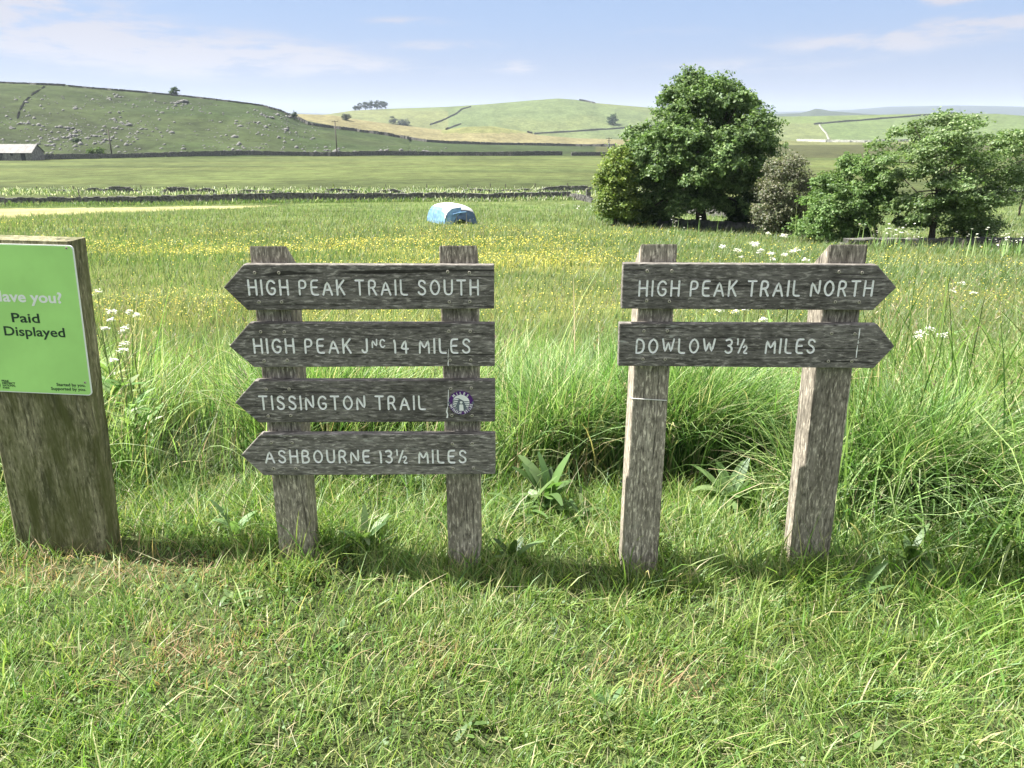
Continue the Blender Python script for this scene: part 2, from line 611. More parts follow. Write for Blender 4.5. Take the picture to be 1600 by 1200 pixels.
def land_colour(x, y, z):
    r = np.hypot(x, y)
    u, v = to_px(x, y, z)
    n1 = fbm(x, y, 14, 1)
    n2 = fbm(x, y, 3.2, 2)
    c = np.empty((len(x), 3))
    lawn = np.array([0.060, 0.078, 0.030])
    mead = np.array([0.105, 0.128, 0.040])
    t = sstep(5, 12, y)[:, None]
    c[:] = lawn * (1 - t) + mead * t
    c *= (0.8 + 0.4 * n1)[:, None]

    def put(mask, col, k=1.0):
        mm = (np.asarray(mask, dtype=float) * k)[:, None]
        c[:] = c * (1 - mm) + np.array(col) * mm
    # buttercup tint of the sward, by flower density
    put(flower_density(x, y), (0.32, 0.28, 0.045), 0.65)
    put(sstep(40, 52, y) * (y < 110), (0.100, 0.138, 0.044), .65)
    put(inpoly(u, v, MOWN) & (r < 125) & (y > 40), (0.30, 0.28, 0.13))
    far = (y > wall_y(x) + 2) & (r < 320)
    st = vnoise(x * .12, y, 9, 6)
    put(far, (0.152, 0.200, 0.066))
    put(far, (0.200, 0.222, 0.078), .75 * st)
    put(far, (0.11, 0.145, 0.05), .8 * sstep(.55, .8, vnoise(x * .1 + 40, y, 13, 9)))
    h1 = (r >= 300) & (r < 585)
    put(h1, (0.098, 0.150, 0.050))
    put(h1, (0.130, 0.175, 0.066), .8 * sstep(.35, .7, fbm(x, y, 45, 12)))
    put(h1, (0.070, 0.090, 0.040), .6 * sstep(.5, .75, fbm(x * 1.0, y * .5, 26, 14)))
    put(h1 & (u > 930), (0.17, 0.185, 0.075))
    h2 = (r >= 585) & (r < 930)
    put(h2, (0.285, 0.26, 0.13))
    put(h2 & (u > 690) & (u < 835) & (v < 208), (0.23, 0.245, 0.095))
    put(h2 & (u > 1010), (0.20, 0.215, 0.085))
    h3 = (r >= 930) & (r < 2300)
    put(h3, (0.165, 0.215, 0.090))
    put(h3, (0.22, 0.255, 0.10), .6 * sstep(.4, .7, fbm(x, y, 130, 15)))
    put(h3 & (u < 700) & (v > 172), (0.23, 0.25, 0.105), .8)
    put(h3 & inpoly(u, v, [(1030, 196), (1290, 192), (1300, 222), (1030, 222)]), (0.19, 0.225, 0.085))
    put(h3 & inpoly(u, v, [(1280, 193), (1480, 179), (1640, 177), (1640, 216), (1300, 217)]), (0.160, 0.220, 0.080))
    put(h3 & inpoly(u, v, [(1190, 181), (1490, 176), (1280, 192), (1190, 192)]), (0.17, 0.225, 0.075))
    put((r >= 2300) & (r < 4300), (0.085, 0.11, 0.07))
    put(r >= 4300, (0.045, 0.062, 0.055))
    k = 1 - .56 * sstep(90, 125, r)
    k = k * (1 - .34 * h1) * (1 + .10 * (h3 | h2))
    return np.clip(c * k[:, None], 0, 1)


def flower_density(x, y):
    """how thick the buttercups stand"""
    n = fbm(x * .55, y, 5.0, 21)
    n2 = fbm(x * .6, y, 1.8, 23)
    drift = sstep(.38, .62, vnoise(x * .8, y, 7.5, 25))
    band1 = sstep(15, 19.5, y) * (1 - sstep(27, 34, y)) * (1 - .88 * sstep(-1, 5, x - (y - 20) * .12)) * (.5 + .5 * drift)
    band2 = sstep(8.2, 10, y) * (1 - sstep(12.5, 15, y)) * .55 * (.25 + .75 * drift)
    band3 = sstep(29, 34, y) * (1 - sstep(40, 48, y)) * .30 * (1 - sstep(4, 10, x))
    d = np.maximum(np.maximum(band1, band2), band3)
    return np.clip(d * sstep(.40, .60, n * .7 + n2 * .3), 0, 1)


def build_terrain():
    az = np.concatenate([np.arange(-180, -46, 3.0), np.arange(-46, 46.01, 0.075), np.arange(49, 180.1, 3.0)])
    az = np.radians(az)
    rs = np.concatenate([[0.02], np.geomspace(0.4, 95, 230), np.geomspace(97, 620, 190), np.geomspace(630, 1700, 100), np.geomspace(1760, 8300, 75)])
    A, Rr = np.meshgrid(az, rs)
    x = (np.sin(A) * Rr).ravel()
    y = (np.cos(A) * Rr).ravel()
    z = ground_z(x, y)
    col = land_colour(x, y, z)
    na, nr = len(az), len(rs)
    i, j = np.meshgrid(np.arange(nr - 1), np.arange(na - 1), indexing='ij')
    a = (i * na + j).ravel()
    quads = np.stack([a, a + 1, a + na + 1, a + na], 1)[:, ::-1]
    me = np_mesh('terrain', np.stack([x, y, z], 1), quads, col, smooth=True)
    m, t, out = mat('grass_land')
    at_n = t.add('ShaderNodeVertexColor', layer_name='Col')
    g = t.add('ShaderNodeNewGeometry')
    pos = g.outputs['Position']
    nA = t.noise(pos, 3.0, 6, 0.7)
    nB = t.noise(t.scale3(pos, (1, 1, 1)), 0.16, 6, 0.65)
    nC = t.noise(pos, 26.0, 3, 0.6)
    nD = t.noise(t.scale3(pos, (1, .6, 1)), 0.035, 8, 0.72)
    nE = t.noise(pos, 0.5, 5, 0.7)
    k = t.math('ADD', t.math('MULTIPLY', t.ramp(nA, .3, .7, 0.72, 1.28), .40), t.math('MULTIPLY', t.ramp(nB, .3, .7, 0.60, 1.40), .60))
    k = t.math('MULTIPLY', k, t.ramp(nD, .3, .7, 0.78, 1.22))
    k = t.math('MULTIPLY', k, t.ramp(nE, .28, .72, 0.74, 1.26))
    c = t.vmath('SCALE', at_n.outputs[0])
    t.put(c.node.inputs['Scale'], k)
    pbsdf(t, out, c, 0.95, t.math('ADD', nC, t.math('MULTIPLY', nA, 1.5)), 0.7, 0.06, spec=0.1)
    o = link('terrain', me, m)
    tag(o, kind='structure')


build_terrain()


# ------------------------------------------------------------------ grass blades
def blades(P, H, W, th, phi0, phi1, col, segs=3, twist=None, shape=0, tip=None):
    """ribbons: root P (N,3), length H, width W, lean azimuth th, angle from vertical phi0 -> phi0+phi1"""
    N = len(P)
    ld = np.stack([np.cos(th), np.sin(th), np.zeros(N)], 1)
    pe = np.stack([-np.sin(th), np.cos(th), np.zeros(N)], 1)
    if twist is None:
        twist = RNG.uniform(-1.1, 1.1, N)
    wd = pe * np.cos(twist)[:, None] + ld * np.sin(twist)[:, None]
    pos = P.copy()
    V = np.empty((N, segs + 1, 2, 3), dtype=np.float32)
    Cc = np.empty((N, segs + 1, 2, 3), dtype=np.float32)
    for s in range(segs + 1):
        t = s / segs
        if shape == 0:
            ww = W * (1 - 0.93 * t ** 1.6)
        elif shape == 1:
            ww = W * (0.16 + 1.0 * np.sin(np.pi * min(1, t * .96 + .02)) ** .7)
        else:
            ww = W * np.ones(N)
        V[:, s, 0] = pos - wd * (ww * .5)[:, None]
        V[:, s, 1] = pos + wd * (ww * .5)[:, None]
        cc = col if tip is None else col * (1 - t) + tip * t
        Cc[:, s, 0] = cc
        Cc[:, s, 1] = cc
        ph = phi0 + phi1 * (t + .5 / segs)
        st = H / segs
        pos = pos + ld * (np.sin(ph) * st)[:, None]
        pos[:, 2] += np.cos(ph) * st
    base = (np.arange(N) * (segs + 1) * 2)[:, None]
    q = np.array([[2 * s, 2 * s + 1, 2 * s + 3, 2 * s + 2] for s in range(segs)]).reshape(1, segs * 4)
    Q = (base + q).reshape(-1, 4)
    return V.reshape(-1, 3), Q, Cc.reshape(-1, 3)


class Pile:
    def __init__(s):
        s.V, s.Q, s.C, s.n = [], [], [], 0

    def add(s, vqc):
        V, Q, Cc = vqc
        s.V.append(V)
        s.Q.append(Q + s.n)
        s.C.append(Cc)
        s.n += len(V)

    def mesh(s, name, smooth=False):
        return np_mesh(name, np.concatenate(s.V), np.concatenate(s.Q), np.concatenate(s.C), smooth=smooth)


GTINT = (1.04, 1.04, 1.10)


def palette(N, cols, weights, jit=0.18):
    w_ = np.array(weights, dtype=float)
    idx = RNG.choice(len(cols), N, p=w_ / w_.sum())
    c = np.array(cols)[idx] * np.array(GTINT)
    return np.clip(c * RNG.uniform(1 - jit, 1 + jit, (N, 1)) * RNG.uniform(.94, 1.06, (N, 3)), 0.004, 1)


G_LAWN = [(0.135, 0.245, 0.048), (0.205, 0.300, 0.072), (0.275, 0.335, 0.110), (0.44, 0.40, 0.22), (0.070, 0.140, 0.030)]
G_TALL = [(0.150, 0.270, 0.070), (0.230, 0.350, 0.110), (0.330, 0.420, 0.185), (0.50, 0.46, 0.28), (0.056, 0.120, 0.030)]
G_MEAD = [(0.098, 0.160, 0.050), (0.134, 0.190, 0.068), (0.176, 0.214, 0.092), (0.235, 0.225, 0.130), (0.062, 0.105, 0.034)]

PX_POSTS = [(462, 868), (727, 905), (1002, 885), (1268, 890)]
SGY = 2.53
post_xy = [(at(u, v, SGY).x, SGY + .06) for u, v in PX_POSTS]


def post_clear(x, y):
    """true where a blade root would stand inside a post"""
    bad = np.zeros(len(x), dtype=bool)
    for px, py in post_xy:
        bad |= (np.abs(x - px) < .063) & (np.abs(y - py) < .06)
    bad |= (x > -1.90) & (x < -1.47) & (y > 2.60) & (y < 2.73)
    return bad


def lawn():
    pile = Pile()
    N = 195000
    y = RNG.uniform(1.15, 3.35, N)
    x = RNG.uniform(-1, 1, N) * (y * .86 + .55)
    cl = fbm(x, y, .32, 31)
    pat = fbm(x, y, .9, 33)
    dry = np.exp(-(((x + 1.48) / .42) ** 2 + ((y - 2.45) / .13) ** 2))
    dry = np.maximum(dry, .8 * np.exp(-(((x + 1.0) / .25) ** 2 + ((y - 2.0) / .16) ** 2)))
    dry = np.maximum(dry, .7 * np.exp(-(((x - .45) / .16) ** 2 + ((y - 1.95) / .08) ** 2)))
    dry = np.maximum(dry, .6 * np.exp(-(((x + .25) / .12) ** 2 + ((y - 2.02) / .07) ** 2)))
    cl2 = fbm(x, y, .11, 35)
    keep = (RNG.random(N) < np.clip(4.0 * (.4 * cl + .6 * cl2 - .34), .34, 1) * (1 - .35 * dry)) & ~post_clear(x, y)
    x, y, cl, pat, dry = x[keep], y[keep], cl[keep], pat[keep], dry[keep]
    N = len(x)
    z = ground_z(x, y)
    H = RNG.gamma(6, .0072, N) * (.45 + .7 * pat + .5 * cl2[keep]) + .012
    edge = sstep(2.30, 2.75, y + .12 * (pat - .5))
    H *= 1 + .45 * edge + 1.0 * sstep(.3, 1.2, x) * sstep(1.7, 2.5, y) * (1 - edge) * .6
    H *= 1 - .45 * dry
    H *= np.where(RNG.random(N) < .05, RNG.uniform(1.4, 2.4, N), 1.0)
    # long tufts left round the posts where the mower cannot reach
    for px, py in post_xy:
        d = np.hypot(x - px - .03, y - py + .06)
        H *= 1 + 1.1 * np.exp(-(d / .15) ** 2)
    W = RNG.uniform(.0020, .0054, N) * (1 + .4 * (H > .12))
    col = palette(N, G_LAWN, (3.4, 4, 3, .8, 2.2), .24)
    k = sstep(.35, .75, pat)[:, None]
    col = col * (1 - .35 * k) + col * np.array([.80, 1.05, .75]) * .35 * k
    straw = (RNG.random(N) < dry * .75)
    col[straw] = palette(int(straw.sum()), [(0.40, 0.31, 0.17), (0.33, 0.24, 0.13), (0.27, 0.21, 0.10)], (2, 2, 1))
    flow = fbm(x, y, .55, 37) * 6.283 * 1.6
    th = flow + RNG.normal(0, 1.7, N)
    pile.add(blades(np.stack([x, y, z - .004], 1), H, W, th, RNG.uniform(.05, .75, N), RNG.uniform(.2, 1.25, N), col, 3,
                    tip=np.clip(col * np.array([1.2, 1.12, 1.05]), 0, 1)))
    # cut, dry clippings lying across the sward
    n = 1700
    y = RNG.uniform(1.2, 3.2, n)
    x = RNG.uniform(-1, 1, n) * (y * .86 + .4)
    z = ground_z(x, y) + RNG.uniform(.012, .045, n)
    pile.add(blades(np.stack([x, y, z], 1), RNG.uniform(.03, .13, n), RNG.uniform(.0012, .0034, n), RNG.uniform(0, 6.28, n),
                    RNG.uniform(1.2, 1.6, n), RNG.uniform(-.2, .4, n), palette(n, [(0.46, 0.42, 0.24), (0.38, 0.33, 0.19), (0.30, 0.32, 0.14)], (2, 2, 1)), 3, shape=0))
    o = link('lawn_grass', pile.mesh('lawn_grass'), M['grass'])
    tag(o, 'short mown grass with dry clippings in front of the signposts', 'grass', kind='stuff')

    # low broad-leaved herbs (clover, plantain, dandelion) in the lawn
    pile = Pile()
    ncl = 190
    cy = RNG.uniform(1.2, 3.2, ncl)
    cx = RNG.uniform(-1, 1, ncl) * (cy * .84 + .3)
    for i in range(ncl):
        big = RNG.random() < .16
        k = RNG.integers(10, 60) if not big else RNG.integers(3, 7)
        sp_ = .05 if big else .11
        x = cx[i] + RNG.normal(0, sp_ * .6, k)
        y = cy[i] + RNG.normal(0, sp_ * .6, k)
        z = ground_z(x, y) + RNG.uniform(.010, .034, k)
        hh = RNG.uniform(.025, .055, k) if big else RNG.uniform(.007, .014, k)
        col = palette(k, [(0.09, 0.17, 0.04), (0.13, 0.21, 0.06), (0.17, 0.24, 0.08)], (2, 2, 1))
        pile.add(blades(np.stack([x, y, z], 1), hh, hh * (.28 if big else .72), RNG.uniform(0, 6.28, k), RNG.uniform(.6, 1.4, k), RNG.uniform(0, .5, k), col, 4,
                        twist=RNG.uniform(-.3, .3, k), shape=1))
    o = link('clover_leaves', pile.mesh('clover_leaves'), M['leaf'])
    tag(o, 'low clover and plantain leaves scattered through the mown grass', 'clover', kind='stuff')


lawn()


def tall_mask(x, y):
    """height of the uncut grass bank behind the signs, 0 = mown"""
    h = np.zeros_like(x)
    start = np.interp(x, [-3.5, -1.2, -.75, -.1, .25, .75, 1.0, 1.35, 2.2, 4], [3.05, 2.98, 3.02, 3.12, 3.2, 3.15, 2.95, 2.66, 2.38, 2.1])
    h = sstep(0, .35, y - start + .25 * (fbm(x, y, .5, 41) - .5))
    return h


def bank():
    pile = Pile()
    N = 165000
    y = 2.05 + RNG.random(N) ** 1.15 * 5.4
    x = RNG.uniform(-1, 1, N) * (y * .86 + .9)
    h = tall_mask(x, y)
    clump = fbm(x, y, .42, 43)
    hollow = 1.6 * np.exp(-(((x - .86) / .30) ** 2 + ((y - 3.25) / .48) ** 2)) + .8 * np.exp(-(((x + .95) / .16) ** 2 + ((y - 3.5) / .12) ** 2)) + .7 * np.exp(-(((x - 1.65) / .1) ** 2 + ((y - 3.0) / .1) ** 2))
    keep = (RNG.random(N) < h * np.clip(5.0 * (clump - .42), .035, 1) * (1 - .9 * np.clip(hollow, 0, 1))) & ~post_clear(x, y)
    x, y, h, clump = x[keep], y[keep], h[keep], clump[keep]
    N = len(x)
    z = ground_z(x, y)
    right = sstep(.9, 1.6, x)
    near = 1 - sstep(3.2, 4.2, y)
    H = RNG.gamma(9, .052, N) * (.55 + .75 * clump) * (.45 + .55 * h)
    H *= np.interp(y, [2.2, 3.0, 3.7, 4.5, 5.3, 9], [.55, .85, 1.18, 1.0, .55, .4])
    H *= 1 + .45 * right
    W = RNG.uniform(.0032, .0098, N) * (1 + .8 * right * RNG.random(N) ** 2)
    col = palette(N, G_TALL, (3.4, 4, 3.2, 1.1, 2.8), .28)
    lot = vnoise(x, y, .16, 45)[:, None]                      # tussocks differ in colour
    col = col * (.55 + .85 * lot)
    drymid = np.exp(-(((x - .35) / .35) ** 2 + ((y - 3.3) / .35) ** 2)) + .6 * np.exp(-(((x + 1.05) / .4) ** 2 + ((y - 3.6) / .35) ** 2))
    s = RNG.random(N) < np.clip(drymid, 0, 1) * .42
    col[s] = palette(int(s.sum()), [(0.40, 0.34, 0.19), (0.33, 0.30, 0.16), (0.30, 0.22, 0.12)], (2, 2, .7))
    # wind lay: over to the right and a little towards the lawn on the right, looser elsewhere
    th = np.where(RNG.random(N) < .45 + .35 * right, np.where(x > 1.05, RNG.normal(3.6, .6, N), RNG.normal(-.35, .55, N)), RNG.uniform(0, 6.28, N)) + (fbm(x, y, .8, 47) - .5) * 2.2
    phi0 = np.abs(RNG.normal(.10, .14, N)) + .12 * right
    phi1 = np.abs(RNG.normal(.85, .65, N)) * (.8 + .75 * right)
    pile.add(blades(np.stack([x, y, z - .01], 1), H, W, th, phi0, phi1, col, 5, tip=np.clip(col * np.array([1.3, 1.18, 1.15]), 0, 1)))
    # broad, strap-like blades of coarse grass, thickest at the right
    n = 16000
    y3 = 2.3 + RNG.random(n) ** 1.2 * 3.6
    x3 = RNG.uniform(-1, 1, n) * (y3 * .84 + .6)
    kp = (RNG.random(n) < tall_mask(x3, y3) * (.12 + .88 * sstep(.9, 1.5, x3)) * np.clip(2.5 * (fbm(x3, y3, .36, 55) - .25), .05, 1)) & ~post_clear(x3, y3) & (((x3 - .86) / .34) ** 2 + ((y3 - 3.2) / .5) ** 2 > 1)
    x3, y3 = x3[kp], y3[kp]
    n = len(x3)
    c3 = palette(n, [(0.190, 0.310, 0.105), (0.260, 0.380, 0.150), (0.340, 0.430, 0.215), (0.085, 0.165, 0.045)], (3, 3, 2, 1.5), .2)
    pile.add(blades(np.stack([x3, y3, ground_z(x3, y3) - .01], 1), RNG.uniform(.40, .85, n) * np.interp(y3, [2.3, 3.2, 6], [.6, 1.0, 1.0]), RNG.uniform(.006, .0125, n),
                    np.where(x3 > 1.05, RNG.normal(3.6, .65, n), RNG.normal(-.35, .6, n)), np.abs(RNG.normal(.15, .15, n)), RNG.uniform(.6, 2.1, n), c3, 7, twist=RNG.normal(0, .6, n)))
    # dense standing tussocks that stay dark inside
    for (cx, sx_, ya, yb, n, hh) in ((.88, .20, 3.50, 3.95, 6500, .72), (-1.0, .14, 3.55, 3.9, 3200, .66), (.22, .12, 3.5, 3.8, 2600, .62), (1.75, .16, 3.05, 3.4, 3200, .62)):
        x4, y4 = RNG.normal(cx, sx_, n), RNG.uniform(ya, yb, n)
        c4 = palette(n, G_TALL, (3, 3, 2, 1, 3), .3)
        pile.add(blades(np.stack([x4, y4, ground_z(x4, y4) - .01], 1), hh * RNG.uniform(.6, 1.2, n), RNG.uniform(.004, .010, n), RNG.uniform(0, 6.28, n),
                        np.abs(RNG.normal(.1, .1, n)), RNG.uniform(.2, 1.5, n), c4, 5, tip=np.clip(c4 * 1.25, 0, 1)))
    # short under-growth
    n = 60000
    y2 = 2.5 + RNG.random(n) * 4.5
    x2 = RNG.uniform(-1, 1, n) * (y2 * .84 + .6)
    kp = (RNG.random(n) < .25 + .75 * fbm(x2, y2, .4, 52)) & ~post_clear(x2, y2) & (y2 > 2.7) & (((x2 - .84) / .26) ** 2 + ((y2 - 3.1) / .28) ** 2 > 1)
    x2, y2 = x2[kp], y2[kp]
    n = len(x2)
    z2 = ground_z(x2, y2)
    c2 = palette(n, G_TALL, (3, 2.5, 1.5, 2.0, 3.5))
    c2 = c2 * (1 - .5 * sstep(3.1, 3.5, y2))[:, None]  # rear blades coloured darker, standing in for shade beneath the long grass
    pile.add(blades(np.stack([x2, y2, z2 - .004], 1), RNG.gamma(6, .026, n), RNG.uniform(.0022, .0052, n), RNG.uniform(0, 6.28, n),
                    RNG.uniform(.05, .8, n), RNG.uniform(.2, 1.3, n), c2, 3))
    o = link('tall_grass', pile.mesh('tall_grass'), M['tall'])
    tag(o, 'long uncut grass leaning over on the bank behind the signposts', 'grass', kind='stuff')

    # flowering stems with seed heads
    pile = Pile()
    N = 1500
    y = 3.1 + RNG.random(N) ** 1.1 * 4.6
    x = RNG.uniform(-1, 1, N) * (y * .84 + .8)
    kp = (RNG.random(N) < tall_mask(x, y) * (.28 + .75 * sstep(1.2, 2.6, x) + .3 * sstep(.2, 1.0, -x - .9)))
    x, y = x[kp], y[kp]
    N = len(x)
    z = ground_z(x, y)
    H = RNG.uniform(.55, .88, N) * (1 + .12 * sstep(1.6, 2.6, x))
    th = RNG.normal(-.2, .9, N)
    p0 = np.abs(RNG.normal(.06, .1, N))
    p1 = np.abs(RNG.normal(.35, .22, N))
    stemc = palette(N, [(0.20, 0.22, 0.09), (0.30, 0.27, 0.13), (0.15, 0.19, 0.06)], (2, 2, 1))
    P = np.stack([x, y, z], 1)
    V, Q, Cc = blades(P, H, np.full(N, .0022), th, p0, p1, stemc, 6, shape=2)
    pile.add((V, Q, Cc))
    tips = V.reshape(N, 7, 2, 3)[:, 6].mean(1)
    last = V.reshape(N, 7, 2, 3)[:, 5].mean(1)
    d = tips - last
    d /= np.linalg.norm(d, axis=1)[:, None]
    kind = RNG.random(N)
    for k in range(9):                          # a panicle of short spikelets along the last part of the stem
        tt = -.13 * (k / 9.0)
        root = tips + d * tt
        n_ = N
        pile.add(blades(root, np.where(kind < .5, RNG.uniform(.012, .03, n_), RNG.uniform(.02, .055, n_)), np.where(kind < .5, .006, .0032) * RNG.uniform(.7, 1.4, n_),
                        RNG.uniform(0, 6.28, n_), np.where(kind < .5, .35, .8) * RNG.uniform(.6, 1.4, n_), RNG.uniform(.1, .6, n_),
                        palette(n_, [(0.30, 0.25, 0.14), (0.22, 0.17, 0.12), (0.38, 0.33, 0.20), (0.20, 0.22, 0.10)], (2, 1, 2, 1)), 2, shape=1))
    o = link('seeding_grass', pile.mesh('seeding_grass'), M['grass'])
    tag(o, 'tall flowering grass stems with pale seed heads on the bank', 'grass', kind='stuff')


bank()


def meadow():
    pile = Pile()
    N = 300000
    lr = RNG.uniform(math.log(6.0), math.log(108), N)
    y = np.exp(lr)
    x = RNG.uniform(-1, 1, N) * (y * .74 + 1.5)
    r = np.hypot(x, y)
    n = fbm(x * .6, y, 2.2, 61)
    u, v = to_px(x, y, ground_z(x, y))
    mown = inpoly(u, v, MOWN) & (y > 40)
    keep = (RNG.random(N) < .35 + .9 * n) & (y < wall_y(x) - .7) & ~mown
    x, y, r, n = x[keep], y[keep], r[keep], n[keep]
    N = len(x)
    z = ground_z(x, y)
    sc = np.clip(r / 9.0, .75, 5.5)
    H = RNG.gamma(8, .034, N) * (.6 + .7 * n) * np.interp(r, [6, 9, 16, 30, 110], [.72, .62, .7, .95, 1.3])
    W = RNG.uniform(.0045, .0085, N) * sc
    col = palette(N, G_MEAD, (3, 4, 3, 1.6, 2))
    big = fbm(x * .5, y, 9, 63)
    k = sstep(.42, .62, big)[:, None]
    col = col * (1 - k * .5) + col * np.array([.78, .98, .8]) * k * .5
    th = np.where(RNG.random(N) < .4, RNG.normal(-.3, .8, N), RNG.uniform(0, 6.28, N))
    pile.add(blades(np.stack([x, y, z - .02], 1), H, W, th, np.abs(RNG.normal(.12, .15, N)), np.abs(RNG.normal(.6, .4, N)), col, 3,
                    tip=np.clip(col * np.array([1.28, 1.15, 1.15]), 0, 1)))
    o = link('meadow_grass', pile.mesh('meadow_grass'), M['grass'])
    tag(o, 'pale green hay meadow sloping away behind the signposts', 'meadow', kind='stuff')

    # buttercups
    pile = Pile()
    N = 620000
    y = np.exp(RNG.uniform(math.log(7.5), math.log(52), N))
    x = RNG.uniform(-1, 1, N) * (y * .74 + 1.5)
    d = flower_density(x, y)
    keep = RNG.random(N) < d * .24 * (.5 + fbm(x, y, 1.1, 27)) + .005
    x, y = x[keep], y[keep]
    N = len(x)
    z = ground_z(x, y) + RNG.normal(.235, .05, N)
    s = RNG.uniform(.007, .016, N) * np.clip(y / 15.0, .8, 2.1)
    # five-petalled cups read as small tilted lozenges from here
    ax = RNG.normal(0, .5, (N, 3))
    ax[:, 2] = 1
    ax /= np.linalg.norm(ax, axis=1)[:, None]
    t1 = np.cross(ax, np.array([1.0, .2, 0]))
    t1 /= np.linalg.norm(t1, axis=1)[:, None]
    t2 = np.cross(ax, t1)
    P = np.stack([x, y, z], 1)
    V = np.stack([P + t1 * s[:, None], P + t2 * s[:, None] + ax * (s * .3)[:, None], P - t1 * s[:, None], P - t2 * s[:, None] + ax * (s * .3)[:, None]], 1).reshape(-1, 3)
    Q = np.arange(N * 4).reshape(-1, 4)
    cc = np.repeat(palette(N, [(0.56, 0.48, 0.07), (0.60, 0.54, 0.11), (0.48, 0.44, 0.09)], (3, 2, 1), .1), 4, axis=0)
    pile.add((V, Q, cc))
    o = link('buttercups', pile.mesh('buttercups'), M['petal'])
    tag(o, 'yellow buttercups in drifts across the meadow', 'buttercups', kind='stuff')

    # weeds, nettles and white umbels along the foot of the near wall and along the ruined wall behind it
    pile = Pile()
    N = 26000
    x = RNG.uniform(-80, 30, N)
    back = RNG.random(N) < .55
    y = np.where(back, 118 + RNG.normal(0, 3.0, N), wall_y(x) - .9 - np.abs(RNG.normal(0, .9, N)))
    kp = (back & (x < 26)) | (~back & (x < 9))
    x, y, back = x[kp], y[kp], back[kp]
    N = len(x)
    z = ground_z(x, y)
    white = RNG.random(N) < np.where(back, .34, np.where(x > -10, .25, .03))
    col = palette(N, [(0.10, 0.165, 0.045), (0.15, 0.21, 0.06), (0.22, 0.24, 0.10)], (3, 2, 1))
    col[white] = palette(int(white.sum()), [(0.62, 0.62, 0.50), (0.50, 0.50, 0.36)], (1, 1))
    H = RNG.gamma(8, .05, N)
    pile.add(blades(np.stack([x, y, z - .05], 1), H, RNG.uniform(.06, .13, N), RNG.uniform(0, 6.28, N), np.abs(RNG.normal(.1, .2, N)), RNG.uniform(.1, .9, N), col, 2, shape=1))
    o = link('wall_side_weeds', pile.mesh('wall_side_weeds'), M['grass'])
    tag(o, 'rank weeds and white umbels growing along the stone walls', 'weeds', kind='stuff')


meadow()


# ------------------------------------------------------------------ broad-leaved plants and cow parsley
def dock(u, v, label, n=10, L=.24, lean=0.0, up=.5, z0=None, y0=None):
    p = on_z(u, v, -.02) if y0 is None else at(u, v, y0)
    p.z = gz(p.x, p.y)
    pile = Pile()
    th = np.linspace(0, 6.283, n, endpoint=False) + RNG.normal(0, .3, n)
    if lean:
        th = th * .5 + lean
    n = int(n * 1.5)
    L *= .74
    th = np.concatenate([th, RNG.uniform(0, 6.283, n - len(th))])
    col = palette(n, [(0.12, 0.20, 0.06), (0.16, 0.24, 0.085), (0.07, 0.13, 0.035)], (2, 1.5, 1.5), .25)
    P = np.tile(np.array([[0, 0, 0.0]]), (n, 1)) + RNG.normal(0, .008, (n, 3)) * np.array([1, 1, 0])
    pile.add(blades(P, RNG.uniform(.5, 1.25, n) * L, RNG.uniform(.10, .24, n) * L, th, RNG.uniform(.2, 1.0, n) * (1.3 - up), RNG.uniform(.5, 2.1, n), col, 8,
                    twist=RNG.uniform(-.35, .35, n), shape=1))
    o = link('dock_plant', pile.mesh('dock_plant', smooth=True), M['grass'])
    o.location = p
    tag(o, label, 'plant', 'broad leaved dock plants in the grass')


dock(856, 800, 'tall dock clump with upright broad leaves between the two signposts', 16, .34, up=1.1)
dock(820, 810, 'flat dock rosette just left of the tall dock clump between signposts', 8, .26, up=.5)
dock(905, 815, 'small dock rosette at the left foot of the right signpost', 8, .18, up=.5)
dock(570, 870, 'dark dock leaves in shade between the posts of the left signpost', 9, .22, up=.6)
dock(640, 770, 'pale dock rosette behind the gap under the lowest left board', 9, .22, up=.7)
dock(376, 862, 'narrow dock leaves left of the left signpost', 5, .2, up=1.0)
dock(800, 885, 'shaded dock leaves at the right foot of the four board signpost', 7, .2, up=.7)
dock(1340, 935, 'long pale curled dock leaf on the lawn right of the last post', 4, .2, lean=5.0, up=.4)
dock(1420, 880, 'broad dock clump under the leaning grass at right', 9, .25, up=.5)
dock(1000, 860, 'dock leaves tucked behind the first post of the right signpost', 6, .2, up=.6)
dock(1140, 790, 'leafy dock clump in the dark hollow between the right posts', 14, .32, up=.9)
dock(955, 1110, 'low flat dock rosette low in the lawn at centre', 8, .12, up=.3)
dock(370, 960, 'flat plantain like rosette in the lawn below the left signpost', 6, .14, up=.3)


